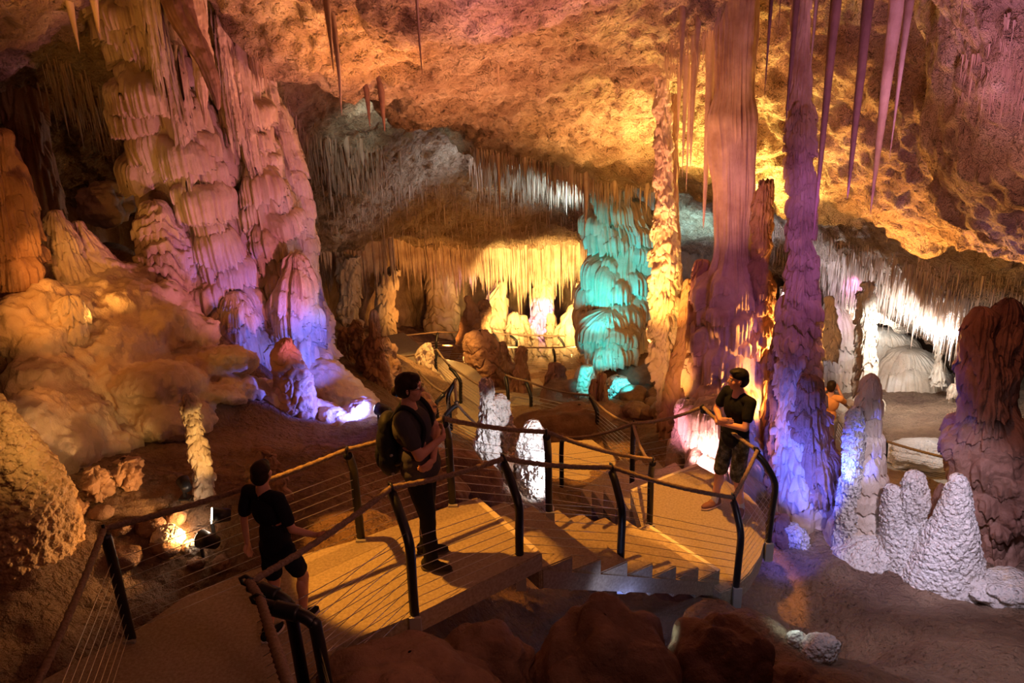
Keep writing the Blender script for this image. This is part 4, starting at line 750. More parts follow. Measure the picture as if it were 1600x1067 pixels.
def person(label, base, H, yaw, hyaw, P, st, hpitch=0., gender=0):
    """P overrides local joints; local x = forward, y = left, units of a 1.75 m body"""
    S = H/1.75; Rz = Matrix.Rotation(yaw, 3, 'Z'); base = Vector(base)
    J = dict(haR=(0, -.1, .92), haL=(0, .1, .92), kR=(.02, -.1, .50), kL=(.02, .1, .50), aR=(-.02, -.1, .085), aL=(-.02, .1, .085), pel=(0, 0, .95), wa=(0, 0, 1.10), ch=(0, 0, 1.29), sR=(-.01, -.185, 1.43), sL=(-.01, .185, 1.43),
             eR=(-.02, -.23, 1.14), eL=(-.02, .23, 1.14), wR=(.05, -.24, .88), wL=(.05, .24, .88), nk=(0, 0, 1.50), hd=(.02, 0, 1.635)); J.update(P)
    W = {k: Rz @ (Vector(v)*S) for k, v in J.items() if not isinstance(v, dict) and len(v) == 3 and k not in ('hR', 'hL', 'fR', 'fL')}
    root = empty('person', base, label, 'person')
    wd = st.get('wd', 1.); fat = st.get('fat', 1.)
    c = lambda a, r0, b, r1: ('c', W[a] if isinstance(a, str) else a, r0*S, W[b] if isinstance(b, str) else b, r1*S)
    E = lambda p, r, R=Rz: ('e', p, tuple(x*S for x in r), R)
    dirv = lambda v: (Rz @ Vector(v)).normalized()
    B = [c('haR', .085*fat, 'kR', .056), c('kR', .055, 'aR', .038), c('haL', .085*fat, 'kL', .056), c('kL', .055, 'aL', .038)]
    for k in 'RL':
        kn, an = W['k'+k], W['a'+k]; m = kn.lerp(an, .3); B.append(E(m+Rz @ Vector((-.018*S, 0, 0)), (.05, .05, .11)))
    B += [E(W['pel'], (.115*fat, .165*fat*wd, .13)), E(W['wa'], (.105*fat, .145*fat*wd, .16)), E(W['ch'], (.115*fat, .17*wd, .17)), c('sR', .052, 'sL', .052), c('ch', .10, 'nk', .06)]
    for k in 'RL': B += [c('s'+k, .05*fat**.5, 'e'+k, .038*fat**.5), c('e'+k, .038*fat**.5, 'w'+k, .026)]
    for k, sd in (('R', 1), ('L', -1)):
        hd = J.get('h'+k, dict(d=(0, 0, -1), n=(0, -sd*-1, 0), c=.4)); hand(B, W['w'+k], dirv(hd['d']), dirv(hd['n']), S*.98, hd.get('c', .5), sd*hd.get('s', 1))
    # head
    Rh = Matrix.Rotation(hyaw, 3, 'Z') @ Matrix.Rotation(hpitch, 3, 'Y'); h0 = W['hd']; hp = lambda x, y, z: h0+Rh @ (Vector((x, y, z))*S)
    B += [c('nk', .052, h0-Vector((0, 0, .05*S)), .05), E(hp(-.012, 0, .028), (.094, .075, .092), Rh), E(hp(.022, 0, -.03), (.07, .062, .085), Rh), E(hp(.045, 0, -.082), (.036, .034, .028), Rh),
          ('c', hp(.082, 0, .022), .009*S, hp(.106, 0, -.018), .013*S), E(hp(.094, 0, -.022), (.012, .018, .010), Rh), E(hp(.074, .0, .036), (.02, .05, .013), Rh), E(hp(.05, .042, -.02), (.03, .024, .03), Rh), E(hp(.05, -.042, -.02), (.03, .024, .03), Rh),
          E(hp(.086, 0, -.052), (.009, .024, .006), Rh), E(hp(.083, 0, -.063), (.010, .020, .006), Rh), E(hp(-.005, .078, -.005), (.016, .009, .03), Rh), E(hp(-.005, -.078, -.005), (.016, .009, .03), Rh)]
    body = voxel('body', B, .0058*S/1.0, 2, SKIN, root)
    mw = mat('eye_white', (.8, .78, .75), .3); mi = mat('iris_brown', (.05, .025, .015), .2)
    for sy in (-1, 1):
        e = bm_obj('eye', blob([E(hp(.0775, sy*.030, .012), (.0125, .0135, .0095), Rh)]), mw, root, True); bm_obj('iris', blob([E(hp(.0885, sy*.030, .012), (.003, .006, .006), Rh)]), mi, e, True)
        bm_obj('eyebrow', blob([('c', hp(.090, sy*.016, .036), .003*S, hp(.082, sy*.046, .037), .0025*S)]), st['hairm'], root, True)
    bm_obj('lips', blob([E(hp(.094, 0, -.053), (.006, .021, .004), Rh), E(hp(.091, 0, -.062), (.007, .018, .005), Rh)]), mat('lip_skin', hexc('a8584c'), .4), root, True)
    # hair
    hs = st['hair']; Hh = [E(hp(-.02, 0, .05), (.098, .084, .085), Rh), E(hp(-.045, 0, .0), (.075, .082, .085), Rh)]
    if hs == 'bun': Hh += [E(hp(.03, 0, .085), (.062, .062, .040), Rh), E(hp(-.115, 0, -.03), (.036, .042, .04), Rh), E(hp(-.01, .06, .0), (.03, .026, .055), Rh), E(hp(-.01, -.06, .0), (.03, .026, .055), Rh), E(hp(.04, .05, .045), (.04, .03, .035), Rh), E(hp(.04, -.05, .045), (.04, .03, .035), Rh)]
    elif hs == 'quiff': Hh += [E(hp(.05, 0, .095), (.05, .055, .035), Rh), E(hp(.0, 0, .105), (.07, .062, .03), Rh)]
    else: Hh += [E(hp(.02, 0, .08), (.07, .066, .042), Rh), E(hp(-.06, 0, -.04), (.045, .06, .045), Rh)]
    voxel('hair', Hh, .005*S, 1, st['hairm'], root, noise=.007)
    if hs == 'bun': bm_obj('hair_tie', blob([E(hp(-.098, -.028, -.05), (.012, .02, .014), Rh), E(hp(-.105, .02, -.045), (.012, .02, .012), Rh)]), mat('blue_hair_tie', (.02, .2, .9), .4), root, True)['label'] = 'bright blue hair tie'
    if st.get('glasses'):
        bmg = bmesh.new()
        gm = mat('dark_glasses_frame', (.02, .015, .015), .3); V = []
        pts = []
        for sy in (-1, 1):
            ring = [hp(.101, sy*.031+.023*math.cos(a), .010+.016*math.sin(a)) for a in [2*PI*k/20 for k in range(21)]]; pts.append(ring)
        g = tube('glasses', pts[0], .0022*S, gm, root, n=6); tube('rim', pts[1], .0022*S, gm, g, n=6); tube('bridge', [hp(.101, -.008, .013), hp(.104, 0, .015), hp(.101, .008, .013)], .002*S, gm, g, n=6)
        for sy in (-1, 1): tube('temple', [hp(.101, sy*.054, .014), hp(.05, sy*.078, .013), hp(-.005, sy*.084, .008)], .0022*S, gm, g, n=6)
    # shirt
    sf = st.get('sleeve', .55); T = [E(W['wa']+Vector((0, 0, -.03*S)), (.125*fat*st.get('loose', 1), .165*fat*wd*st.get('loose', 1), .15)), E(W['ch'], (.13*fat, .185*wd, .175)), c('sR', .064, 'sL', .064), E(W['ch'].lerp(W['nk'], .45), (.085, .13, .07)), E(W['pel']+Vector((0, 0, -.01*S)), (.134*fat*st.get('loose', 1), .18*fat*wd*st.get('loose', 1), .14))]
    T.append(E(W['wa'].lerp(W['pel'], .5), (.13*fat*st.get('loose', 1), .172*fat*wd*st.get('loose', 1), .15)))
    if gender: T += [E(W['ch']+dirv((1, .5, -.3))*.085*S, (.07, .08, .075)), E(W['ch']+dirv((1, -.5, -.3))*.085*S, (.07, .08, .075)), E(W['wa']+dirv((1, 0, 0))*.05*S, (.10, .13, .12))]
    for k in 'RL': T.append(c('s'+k, .066*fat**.5, W['s'+k].lerp(W['e'+k], sf), .064*fat**.5))
    voxel('t_shirt', T, .008*S, 3, st['shirt'], root, noise=.006)
    # trousers
    q = st.get('leg', 1.); T = [E(W['pel']-Vector((0, 0, .03*S)), (.125*fat, .172*fat*wd, .12))]
    for k in 'RL':
        T.append(c('ha'+k, .098*fat, W['ha'+k].lerp(W['k'+k], min(1, q)), .078 if q < 1.01 else .068))
        if q > 1: T.append(c(W['k'+k], .068, W['k'+k].lerp(W['a'+k], q-1), .062))
        if q <= 1: T.append(c(W['ha'+k].lerp(W['k'+k], .5), .088, W['ha'+k].lerp(W['k'+k], q), .084))
    voxel('shorts' if q < 1.3 else 'trousers', T, .008*S, 3, st['pants'], root, noise=.007)
    # shoes
    for k in 'RL':
        f = J.get('f'+k, (1, -.15 if k == 'R' else .15, 0)); f = dirv(f); a = W['a'+k]; side = Vector((-f.y, f.x, 0)).normalized(); up = side.cross(f)*-1 if side.cross(f).z < 0 else side.cross(f)
        R = Matrix((f, side, up)).transposed(); g = a-up*.085*S
        sh = voxel('shoe', [E(g+f*.055*S+up*.04*S, (.135, .046, .038), R), E(g-f*.03*S+up*.055*S, (.062, .043, .055), R), E(g+f*.02*S+up*.065*S, (.075, .038, .035), R), ('c', g-f*.02*S+up*.08*S, .042*S, g-f*.022*S+up*.105*S, .042*S)], .006*S, 2, st['shoe'], root)
        bmS = blob([E(g+f*.052*S+up*.012*S, (.142, .050, .014), R), E(g+f*.10*S+up*.013*S, (.09, .052, .014), R), E(g-f*.04*S+up*.013*S, (.055, .047, .015), R)]); bm_obj('sole', bmS, st['sole'], sh, True)
        bmL = blob([('c', g+f*(.03+.022*i)*S+up*(.092-.011*i)*S-side*.02*S, .003*S, g+f*(.035+.022*i)*S+up*(.092-.011*i)*S+side*.02*S, .003*S) for i in range(4)]); bm_obj('laces', bmL, st.get('lace', st['sole']), sh, True)
        if st.get('sock'): bm_obj('sock', blob([('c', a-up*.01*S, .045*S, a.lerp(W['k'+k], .12), .044*S)]), st['sock'], root, True)
        if st.get('stripes'):
            for sg in (-1, 1): bm_obj('stripes', blob([('c', g+f*(.02+.02*i)*S+up*.03*S+side*sg*.043*S, .004*S, g+f*(.0+.02*i)*S+up*.07*S+side*sg*.036*S, .004*S) for i in range(3)]), st['sole'], sh, True)['label'] = 'three white stripes'
    return root, W, S, Rz
def fab(name, c, c2=None, rough=.9, cs=3): return rock(name, c, c2 or tuple(x*1.3 for x in c[:3])+(1,), bumps=((60, .002, 'n'), (400, .0006, 'n')), rough=rough, cs=cs, spec=.15)
dk = fab('dark_brown_hair', (.02, .010, .006, 1), (.035, .018, .01, 1), .55, 30)
camo = rock('camouflage_cloth', hexc('2c2a20'), hexc('8a7f62'), hexc('4d4a35'), bumps=((300, .0008, 'n'),), rough=.9, cs=14, spec=.15)
X = PZ(682, 884, 0)
wroot, wW, wS, wR = person('woman with glasses, crossed arms and a backpack standing on the deck', (X.x-.07, X.y+.06, 0), 1.66, math.radians(-8), math.radians(-6),
    dict(eR=(.06, -.235, 1.15), eL=(.10, .20, 1.19), wR=(.21, -.03, 1.22), wL=(.15, -.16, 1.08), nk=(-.06, 0, 1.50), sR=(-.07, -.185, 1.43), sL=(-.07, .185, 1.43), wa=(-.02, 0, 1.10), hR=dict(d=(-.1, 1, .35), n=(-1, 0, 0), c=.5), hL=dict(d=(-.5, -.8, -.35), n=(-.9, .4, 0), c=.7), aR=(.05, -.10, .085), aL=(-.04, .13, .085), kR=(.05, -.10, .5), kL=(.0, .11, .5),
         ch=(-.05, 0, 1.29), hd=(-.04, 0, 1.63)), dict(hair='bun', hairm=dk, glasses=1, fat=1.24, wd=1.02, shirt=fab('charcoal_shirt_cloth', (.055, .05, .055, 1)), pants=fab('black_trouser_cloth', (.012, .012, .014, 1)), leg=1.95, shoe=fab('dark_hiking_shoe', (.03, .025, .02, 1)), sole=mat('brown_sole', (.08, .06, .04), .8), lace=mat('tan_lace', (.35, .28, .2), .8), sleeve=.62), gender=1)
# backpack: worn, but a thing of its own
bk = empty('backpack', wroot.location, 'black backpack worn by the woman', 'backpack'); bkm = fab('black_nylon', (.012, .012, .015, 1), rough=.6)
bp = lambda x, y, z: wR @ (Vector((x-.045, y, z))*wS)
voxel('pack_body', [('e', bp(-.20, 0, 1.16), (.095, .15, .24), wR), ('e', bp(-.20, 0, 1.02), (.10, .155, .16), wR), ('e', bp(-.20, 0, 1.28), (.08, .13, .13), wR)], .009, 2, bkm, bk, noise=.008)
voxel('front_pocket', [('e', bp(-.275, 0, 1.04), (.045, .12, .12), wR)], .009, 2, bkm, bk, noise=.006)
for s in (-1, 1): tube('shoulder_strap', catmull([bp(-.13, s*.09, 1.40), bp(-.04, s*.12, 1.515), bp(.07, s*.13, 1.47), bp(.135, s*.135, 1.33), bp(.07, s*.185, 1.14), bp(-.12, s*.14, 1.02)], 30), .019, bkm, bk, n=8)
for z in (.93, 1.1): bm_obj('buckle', blob([('e', bp(-.15, -.145, z), (.014, .01, .012), wR)]), mat('grey_buckle', (.3, .3, .32), .4), bk, True)
X = PZ(1144, 803, -1.3)
person('young man in black t-shirt and camouflage shorts with arms crossed on the landing', (X.x, X.y+.08, -1.3), 1.80, math.radians(205), math.radians(176),
    dict(eR=(.08, -.25, 1.20), eL=(.10, .25, 1.18), wR=(.25, .02, 1.22), wL=(.22, -.06, 1.15), hR=dict(d=(-.2, 1, .2), n=(-1, 0, 0), c=.5), hL=dict(d=(-.4, -.9, .1), n=(-1, .2, 0), c=.6), aR=(.10, -.16, .085), kR=(.07, -.13, .5), aL=(-.06, .10, .085), fL=(.75, .65, 0), fR=(1, .0, 0)),
    dict(hair='quiff', hairm=fab('black_hair', (.010, .008, .007, 1), None, .5, 30), wd=.98, fat=.96, shirt=fab('black_tee_cloth', (.008, .008, .009, 1)), pants=camo, leg=.98, loose=1.02, shoe=fab('brown_sneaker', (.22, .10, .07, 1)), sole=mat('orange_brown_sole', (.6, .4, .3), .7), sock=mat('white_sock', (.6, .58, .55), .9), sleeve=.6))
X = PZ(452, 988, 0)
person('boy in dark t-shirt and navy shorts walking away with one arm held out', (X.x, X.y+.02, 0), 1.37, math.radians(62), math.radians(80),
    dict(eR=(-.02, -.24, 1.17), wR=(.12, -.36, 1.06), ch=(0, .04, 1.29), nk=(0, .06, 1.5), sR=(-.01, -.115, 1.43), sL=(-.01, .235, 1.43), hR=dict(d=(.6, -.8, .1), n=(0, 0, -1), c=.3), eL=(-.06, .29, 1.16), wL=(-.04, .32, .90), hL=dict(d=(.05, .1, -1), n=(0, -1, 0), c=.4), kR=(.16, -.10, .53), aR=(.10, -.10, .17), kL=(.0, .1, .5), aL=(-.16, .10, .085), fL=(1, 0, 0), fR=(1, -.1, -.1), hd=(.03, .075, 1.62)),
    dict(hair='short', hairm=dk, wd=.88, fat=.88, shirt=fab('dark_navy_tee_cloth', (.012, .011, .016, 1)), pants=fab('navy_short_cloth', (.008, .010, .022, 1)), leg=.72, loose=1.08, shoe=fab('black_sneaker', (.012, .012, .015, 1)), sole=mat('white_sole', (.7, .68, .68), .7), lace=mat('black_lace', (.02, .02, .02), .8), stripes=1, sleeve=.7))
X = PY(1286, 722, 12.9)
person('person in orange t-shirt, hands raised to the face, behind the violet column', (X.x, X.y, X.z), 1.6, math.radians(60), math.radians(50),
    dict(eR=(.12, -.26, 1.30), eL=(.16, .24, 1.32), wR=(.24, -.10, 1.52), wL=(.26, .08, 1.54), hR=dict(d=(.1, .5, .8), n=(-1, 0, 0), c=.6), hL=dict(d=(.1, -.5, .8), n=(-1, 0, 0), c=.6)),
    dict(hair='short', hairm=dk, wd=.92, fat=.92, shirt=fab('orange_tee_cloth', (.75, .33, .12, 1)), pants=fab('grey_trouser_cloth', (.28, .26, .27, 1)), leg=1.92, shoe=fab('grey_shoe', (.2, .2, .2, 1)), sole=mat('pale_sole', (.5, .5, .5), .7), sleeve=.6))

# continuous bulbous flowstone mass on the left slope
BL_ = []
_q = random.Random(4)
for i, (px, py, rx, rz) in enumerate([(195,545,.55,.42),(250,510,.42,.34),(150,510,.38,.34),(235,605,.66,.34),(165,605,.42,.38),(110,660,.42,.36),(200,655,.4,.26),(75,615,.42,.45),(45,665,.42,.4),(300,570,.44,.22),(265,650,.62,.30),(205,475,.46,.38),(150,465,.4,.36),(255,465,.36,.28),
        (300,515,.4,.26),(340,560,.5,.2),(95,535,.38,.42),(55,545,.4,.4),(165,690,.34,.2),(95,705,.36,.26),(35,725,.4,.3),(230,555,.28,.24),(120,575,.3,.3),(215,505,.28,.26),(280,485,.28,.2),(180,440,.44,.34),(235,430,.36,.28),(115,485,.36,.36),(65,485,.38,.42),(30,605,.34,.36),(20,510,.4,.42),(130,625,.26,.26),(385,600,.4,.14),(330,610,.45,.12)]):
    h = gh(px, py+4); k_ = _q.random(); R_ = Matrix.Rotation(_q.random()*.8-.2, 3, 'Z') @ Matrix.Rotation(-.25-.2*_q.random(), 3, 'X') @ Matrix.Rotation(.25*_q.random(), 3, 'Y')
    BL_.append(('e', h+Vector((0, .12, -.06)), (rx*(.62+.3*k_), rx*(1.15+.5*k_), rz*.95), R_))
    if i % 2 == 0: BL_.append(('e', h+Vector((_q.uniform(-.25, .25), -.25*_q.random(), .05)), (rx*.3, rx*.5, rz*.5), R_))
o = voxel('flowstone_mound', BL_, .03, 14, M['flow'], None, noise=.06); tag(o, 'bulbous orange-lit flowstone mound covering the left slope', 'rock formation')

BS_ = [('e', gh(px, py)+Vector((0, .1, dz)), (rx, ry, rz), Matrix.Rotation(-.2, 3, 'X') @ Matrix.Rotation(.35, 3, 'Y')) for px, py, dz, rx, ry, rz in [(455,590,.0,.55,.5,.4),(490,600,.0,.55,.5,.42),(520,615,-.02,.5,.5,.36),(548,630,-.04,.42,.4,.28),(570,645,-.06,.3,.3,.18),(430,620,-.1,.5,.4,.25),(480,640,-.12,.6,.4,.22),(530,655,-.1,.4,.3,.16)]]
o = voxel('flowstone_slope', BS_, .03, 10, M['flow'], None, noise=.05); tag(o, 'smooth blue-lit flowstone slope running down behind the woman to a spot lamp', 'rock formation')
# ------------------------------------------------------------------ lights
OR = (1, .42, .09); YE = (1, .60, .18); PK = (1, .30, .48); MG = (.80, .28, 1); BL = (.10, .13, 1); CY = (.03, .80, 1); WH = (.80, .88, 1); LI = (.66, .58, 1); RD = (1, .32, .14)
G = 1.0; LAMPS = []; LATE = []
def lamp(loc, tgt, e, col, ang=60, blend=.6, size=.08, kind='SPOT'):
    l = bpy.data.lights.new('lamp_or_fill', kind); l.energy = e*G; l.color = col; l.shadow_soft_size = size
    if kind == 'SPOT': l.spot_size = math.radians(ang); l.spot_blend = blend
    LAMPS.append(l)
    o = bpy.data.objects.new('lamp_or_fill', l); C.objects.link(o); o.location = loc  # serves fixtures, hidden cave lamps and added unseen fills alike
    if tgt is not None: o.rotation_euler = (Vector(tgt)-Vector(loc)).to_track_quat('-Z', 'Y').to_euler()
    return o
def pt(loc, e, col, size=.3): return lamp(loc, None, e, col, size=size, kind='POINT')
if not DEBUG:
    w = bpy.data.worlds.new('ambient_fill'); bpy.context.scene.world = w; w.use_nodes = True
    w.node_tree.nodes['Background'].inputs[0].default_value = (.0022, .0009, .0004, 1)  # faint reddish ambient fill added all round, no source behind it
    # orange floods on the front ceiling
    lamp(PY(1000,600,11.2), PY(900,170,12), 1500, OR, 95, .9, .2)
    lamp(PY(1000,560,12.5), PY(985,225,14), 900, YE, 60, .9, .15)
    lamp(PY(1120,430,13.3), PY(1115,210,13.3), 500, YE, 90, .8, .1)
    lamp(PY(1205,420,13.5), PY(1205,170,12.5), 420, YE, 80, .8, .1)
    lamp(PY(1330,560,12), PY(1450,300,10.5), 1100, OR, 110, .9, .2)
    lamp(PY(760,560,10), PY(640,100,10.5), 420, (1,.36,.15), 90, .9, .2)
    lamp(PY(600,480,9.8), PY(470,40,9.6), 150, (1,.34,.36), 80, .8, .2)
    lamp(PY(560,350,10), PY(560,120,10.5), 160, OR, 60, .8, .1)
    lamp(PY(850,420,8), PY(860,10,8.5), 110, (1,.34,.40), 75, .9, .2)
    lamp(PY(1500,420,6.5), PY(1560,60,7.5), 50, (.8,.35,.8), 80, .9, .2)
    # purple wash on the big hanging stalactites and violet column
    lamp(PY(1480,560,5.6), PY(1340,120,7.6), 90, (.9,.38,.85), 60, .8, .1)
    lamp(PY(1345,340,6.6), PY(1252,380,9.3), 110, MG, 60, .8, .1)
    # left flowstone
    lamp(PY(590,600,8.6), PY(350,330,10.8), 300, (1,.36,.42), 62, .6, .05)
    lamp(PY(560,420,8.4), PY(400,160,11), 90, (1, .42, .45), 75, .8, .1)
    lamp(PY(610,540,10.3), PY(450,380,11.4), 90, LI, 60, .8, .08)
    lamp(PY(150,520,8.3), PY(260,200,10.8), 110, OR, 80, .8, .08)
    lamp(PY(60,100,7.2), PY(120,20,8), 60, OR, 90, .9, .1)
    # left slope
    lamp(PY(30,380,7.6), PY(105,430,9.6), 95, YE, 38, .7, .04)
    lamp(PY(40,560,6.4), PY(210,600,8.6), 25, OR, 80, .8, .05)
    lamp(PY(-40,330,7.6), PY(230,570,8.9), 150, OR, 62, .7, .04)
    lamp(PY(60,500,7), PY(10,380,8.6), 60, OR, 90, .8, .06)
    lamp(PY(90,650,5.3), PY(40,690,5.7), 25, YE, 90, .8, .04)
    # background
    lamp(PY(850,505,22), PY(852,450,26.5), 2600, YE, 80, .9, .12)
    lamp(PY(790,560,21.5), PY(780,450,26.5), 1200, YE, 55, .9, .12)
    lamp(PY(905,560,22.6), PY(905,450,25.5), 700, YE, 90, .9, .12)
    lamp(PY(850,480,25.8), PY(848,500,27.5), 260, MG, 60, .6, .1)
    pt(PY(735,440,26.5), 15, MG)
    lamp(PY(700,540,22), PY(650,430,26), 800, OR, 80, .9, .2)
    pt(PY(712,600,19.0), 90, YE, .12)
    lamp(PY(700,560,20), PY(745,560,19), 120, YE, 90, .8, .1)
    lamp(PY(800,330,20), PY(700,262,19.5), 300, WH, 130, .9, .3)
    lamp(PY(900,345,21), PY(880,290,21.5), 420, (.6, .85, 1), 130, .9, .2)
    lamp(PY(560,200,14.5), PY(640,215,17), 90, WH, 120, .9, .2)
    lamp(PY(780,500,21), PY(720,370,23), 260, OR, 100, .9, .4)
    lamp(PY(1080,420,20), PY(1070,330,21.5), 500, (.5, .85, 1), 90, .9, .3)
    # turquoise
    lamp(PY(905,545,15.4), PY(960,400,17.6), 480, CY, 70, .7, .06)
    lamp(PY(935,600,15.2), PY(948,520,16.6), 120, CY, 70, .7, .05)
    lamp(PY(985,600,15.0), PY(966,612,15.5), 50, CY, 80, .7, .04)
    lamp(PY(898,590,15.4), PY(917,592,15.9), 40, CY, 70, .7, .04)
    # central columns
    lamp(PY(985,560,10.8), PY(1036,420,12.4), 520, YE, 60, .7, .05)
    lamp(PY(1030,640,10.2), PY(1036,520,12.3), 120, YE, 70, .7, .05)
    lamp(PY(1050,420,8.4), PY(1150,240,10.8), 150, (1, .36, .22), 60, .8, .1)
    lamp(PY(1235,560,10.4), PY(1175,500,10.8), 160, OR, 110, .8, .05)
    lamp(PY(1215,640,10.0), PY(1170,610,10.5), 90, OR, 110, .8, .05)
    pt(PY(1282,520,11.6), 120, YE, .1)
    lamp(PY(1090,745,9.4), PY(1125,690,9.8), 60, (1, .45, .5), 110, .8, .04)
    pt(PY(1100,722,10.1), 18, (1, .5, .7), .05)
    lamp(PY(1035,700,9.7), PY(1074,655,10.4), 40, PK, 70, .8, .04)
    # blues by the violet column and cluster
    lamp(PY(1215,800,8.2), PY(1262,740,8.8), 75, BL, 90, .8, .04)
    lamp(PY(1215,700,8.2), PY(1250,640,9.2), 70, BL, 80, .8, .04)
    lamp(PY(1290,770,8.0), PY(1345,700,8.4), 50, BL, 70, .8, .04)
    lamp(PY(1230,840,7.9), PY(1225,860,8.4), 12, BL, 120, .8, .04)
    lamp(PY(1600,560,5.2), PY(1440,800,7.8), 330, (.86, .80, 1), 38, .7, .08)
    lamp(PY(1280,560,6.2), PY(1355,740,8.4), 60, LI, 50, .8, .08)
    lamp(PY(1500,620,4.6), PY(1430,960,6.8), 60, (.8, .7, 1), 90, .9, .2)
    # far white chamber
    lamp(PY(1345,520,19), PY(1345,440,20.5), 2400, WH, 130, .9, .2)
    lamp(PY(1480,590,16), PY(1500,480,16.5), 900, (.74, .8, 1), 120, .9, .3)
    lamp(PY(1400,500,15), PY(1390,600,20), 800, (.9, .95, .9), 80, .9, .3)
    lamp(PY(1335,440,18), PY(1335,500,19.5), 200, MG, 80, .9, .2)
    lamp(PY(1230,520,17), PY(1230,450,19), 200, WH, 120, .9, .2)
    lamp(PY(1600,600,13), PY(1590,600,13.5), 30, WH, 120, .9, .2)
    lamp(PY(1540,480,12), PY(1540,620,13.5), 300, (.85, .85, 1), 80, .9, .3)
    lamp(PY(1440,380,6.8), PY(1545,640,8.2), 60, RD, 50, .9, .1)
    # walkway pools
    lamp(PZ(640,866,0)+Vector((-1.7, .5, 4.0)), PZ(645,866,0), 620, (1,.5,.11), 26, .2, .04)
    lamp(PZ(1080,800,-1.3)+Vector((-.3, .2, 5.4)), PZ(1075,812,-1.3), 1100, (1,.5,.11), 25, .25, .05)
    lamp(PZ(960,820,-.8)+Vector((0, .2, 5)), PZ(960,830,-.8), 380, (1,.5,.11), 22, .4, .05)
    lamp(PZ(905,712,-2.75)+Vector((0, .3, 5)), PZ(905,712,-2.75), 1100, (1,.5,.11), 24, .25, .05)
    lamp(PY(690,600,18.5)+Vector((0, -1, 5)), PY(650,610,18.5), 1300, (1,.5,.11), 45, .3, .1)
    lamp(PY(690,600,15)+Vector((0, -1, 4.5)), PY(715,668,15.5), 1000, (1,.5,.11), 40, .3, .1)
    lamp(PY(800,590,22)+Vector((0, 0, 2.6)), PY(830,600,22), 300, OR, 100, .7, .1)
    # white-lit trio
    lamp(PY(345,775,gh(322,778).y-.75), PY(308,690,gh(322,778).y), 38, YE, 50, .6, .03)
    lamp(PY(905,760,8.4), PY(800,720,9.3), 95, (.82, .84, 1), 62, .6, .03)
    pt(PY(984,790,9.2), 3.5, WH, .03)
    LATE.append((PY(870,690,8.0), PY(775,670,9.4), 110, (.82, .84, 1), 50, .6, .03)); LATE.append((PY(660,960,3.2), PY(640,1000,4.2), 6, (1,.35,.2), 90, .9, .2)); LATE.append((PY(1560,560,5.6), PY(1480,1000,6.4), 130, (.8,.70,.95), 75, .9, .1)); LATE.append((PY(1470,430,6.3), PY(1560,220,8.2), 130, (1,.42,.36), 85, .9, .2)); LATE.append((Vector((1.6,1.2,3.4)), PZ(600,800,.8), 60, (1,.42,.34), 60, .9, .3)); LATE.append((PY(900,500,22.5), PY(905,440,26), 700, YE, 80, .9, .1))  # late extras include unseen fills added to brighten the people and right ceiling
    lamp(PY(965,960,5.5), PY(970,915,6.0), 2.5, (.55, .6, 1), 100, .8, .03)
    pt(PY(985,950,6.0), 2.0, (.25, .35, 1), .1)
    lamp(PY(1040,985,4.9), PY(1030,990,5.2), 2.5, (.7, 1, .85), 120, .8, .03)
    lamp(PY(1225,950,5.3), PY(1275,1020,5.6), 4, (.7, 1, .8), 120, .8, .04)
    # dim fills: unseen point lights added to stand in for bounced glow
    pt((0, 2.0, 4.4), 12, (1, .34, .25), 1.2)
    pt((-4, 5.5, 3.8), 16, (1, .30, .13), 1.2)
    pt((3.5, 5.0, 3.6), 20, (1, .40, .50), 1.2)
    pt((0, 11, 1.6), 45, (1, .36, .14), 1.5)
    pt((-1, 18, -1.5), 70, (1, .40, .14), 1.5)
def spotlamp(label, p, tgt, e, col, ang=60, r=.07, glow=20, on=True):
    d = (Vector(tgt)-Vector(p)).normalized(); root = empty('spot_lamp', p, label, 'spotlight')
    R = d.to_track_quat('Z', 'Y').to_matrix().to_4x4()
    def cyl(name, r1, r2, z0, z1, m, par):
        bm = bmesh.new(); bmesh.ops.create_cone(bm, cap_ends=True, segments=24, radius1=r1, radius2=r2, depth=z1-z0, matrix=R @ Matrix.Translation((0, 0, (z0+z1)/2))); return bm_obj(name, bm, m, par, True)
    cyl('housing', r*.7, r, -r*2.2, -.012, M['steel'], root)
    lm = mat('lit_lens', tuple(col), .3, emit=tuple(.5+.5*c for c in col), es=glow) if on else mat('dark_lens', (.05, .05, .05), .1)
    cyl('lens', r*.9, r*.9, -.011, -.004, lm, root)
    bm = bmesh.new(); bm_box(bm, (-.012, -.012, -r*3.2), (.012, .012, -r*.4)); bm_box(bm, (-r*.8, -.05, -r*3.3), (r*.8, .05, -r*3.1)); bm_obj('bracket', bm, M['steel'], root)
    if on and not DEBUG: lamp(Vector(p)+d*.02, tgt, e, col, ang, .5, .04)
g1 = gh(335,836); spotlamp('round spot lamp shining warm white on the slope beside the boy', g1+Vector((0, 0, .2)), g1+Vector((-1.4, -.5, .5)), 45, YE, 110, .075, 60)
g2 = gh(318,872); spotlamp('second spot lamp seen edge-on below the first, pointing left', g2+Vector((0, 0, .2)), PY(150,800,6.3), 35, YE, 90, .08, 6)
g3 = gh(592,660); spotlamp('spot lamp glowing white-violet beside the woman\'s hair', g3+Vector((0, 0, .2)), gh(505,600)+Vector((-.4,-1.0,.5)), 260, BL, 80, .085, 30)
g4 = gh(290,778); spotlamp('small unlit black spot lamp near the candle-like stalagmite', g4+Vector((0, 0, .2)), g4+Vector((-.5, .6, .6)), 0, YE, 60, .06, 0, False)
for a_ in LATE: lamp(*a_)
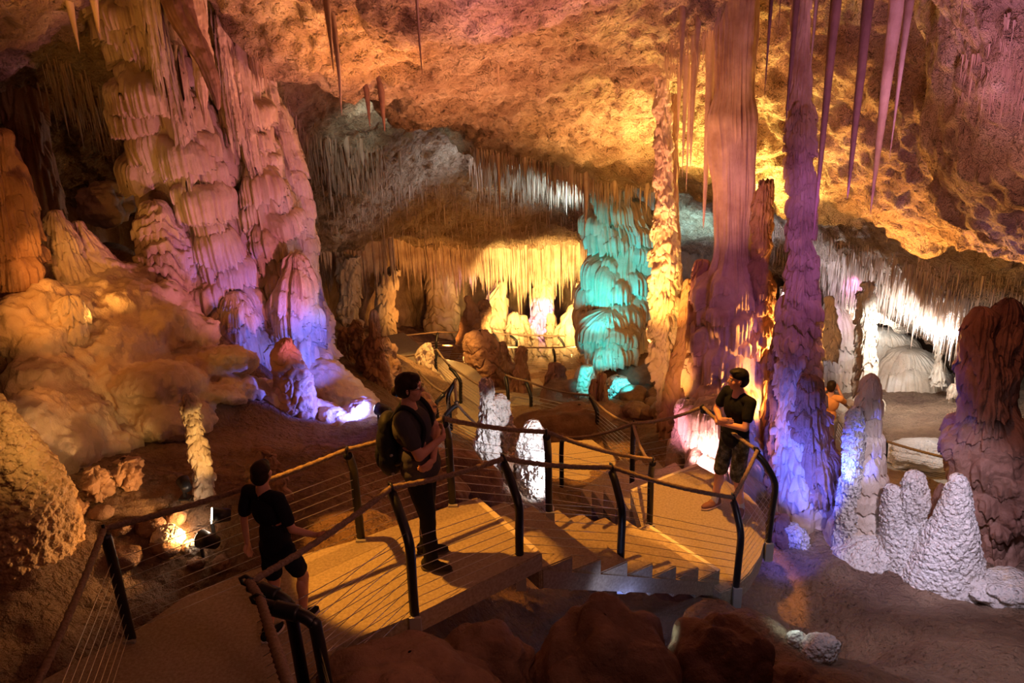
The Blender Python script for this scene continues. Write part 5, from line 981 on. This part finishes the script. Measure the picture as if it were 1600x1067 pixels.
FIT = [[1300,1,0.4,0.19],[1500,1,0.5,0.15],[1100,1.0,0.75,0.18],[1200,1.0,0.62,0.17],[1300,1,0.42,0.09],[800,1,0.38,0.2],[170,1,0.34,0.4],[400,1.0,0.42,0.08],[350,1,0.32,0.42],[100,1.0,0.44,1.0],[200,1.0,0.42,0.94],[130,0.64,0.22,1.0],[210,1,0.28,0.5],[60,1,0.42,0.5],[40,0.66,0.58,1.0],[50,1.0,0.45,0.09],[90,1.0,0.42,0.07],[62,1,0.4,0.08],[16,1,0.38,0.08],[48,1,0.34,0.05],[50,1,0.38,0.06],[14,1.0,0.6,0.18],[2200,1.0,0.6,0.18],[2200,1.0,0.6,0.18],[700,1.0,0.6,0.18],[300,0.8,0.28,1],[8.1,0.8,0.28,1.0],[700,1.0,0.42,0.09],[150,1.0,0.6,0.18],[120,1.0,0.6,0.18],[220,0.72,0.8,1.0],[260,0.6,0.85,1.0],[53.7,0.91,1.0,0.91],[140.4,1.0,0.42,0.09],[339.0,0.4,0.85,1.0],[420,0,0.72,0.85],[110,0,0.66,0.78],[60,0.03,0.8,1.0],[40,0.03,0.8,1.0],[600,1,0.48,0.1],[150,1,0.48,0.1],[200,1.0,0.4,0.25],[260,1.0,0.42,0.09],[150,1.0,0.42,0.09],[130,1.0,0.6,0.18],[110,1.0,0.45,0.5],[35,1.0,0.5,0.7],[50,1.0,0.3,0.48],[240,0.06,0.1,1],[60,0.1,0.13,1.0],[150,0.06,0.1,1],[25,0.08,0.1,1.0],[600,0.69,0.64,1.0],[40,0.53,0.53,1.0],[80,0.64,0.7,1.0],[2600,0.8,0.88,1.0],[2200,0.74,0.8,1],[1000,0.9,0.95,1],[90,0.8,0.28,1.0],[400,0.64,0.7,1.0],[16.2,0.8,0.88,1.0],[500,0.85,0.88,1],[50,1.0,0.31,0.12],[1150,1,0.38,0.04],[1300,1,0.4,0.05],[800,1,0.38,0.04],[1300,1,0.4,0.05],[1300,1.0,0.5,0.11],[900,1.0,0.5,0.11],[250,1.0,0.42,0.09],[45,1.0,0.6,0.18],[170,0.82,0.84,1.0],[5,0.8,0.88,1.0],[5,0.55,0.6,1.0],[3,0.25,0.35,1.0],[1.35,0.7,1.0,0.85],[2.68,0.7,1.0,1.0],[16,1.0,0.34,0.25],[14,1.0,0.3,0.13],[22,1.0,0.4,0.5],[35,1.0,0.36,0.14],[60,1.0,0.4,0.14],[40,1,0.48,0.12],[30,1,0.48,0.12],[300,0.1,0.13,1.0]]
for _l, _f in zip(LAMPS, FIT): _l.energy = _f[0]; _l.color = _f[1:]
sc = bpy.context.scene
sc.view_settings.view_transform = 'Standard'; sc.view_settings.look = 'None'; sc.view_settings.gamma = 1; sc.view_settings.use_curve_mapping = False
sc.view_settings.exposure = 0.1
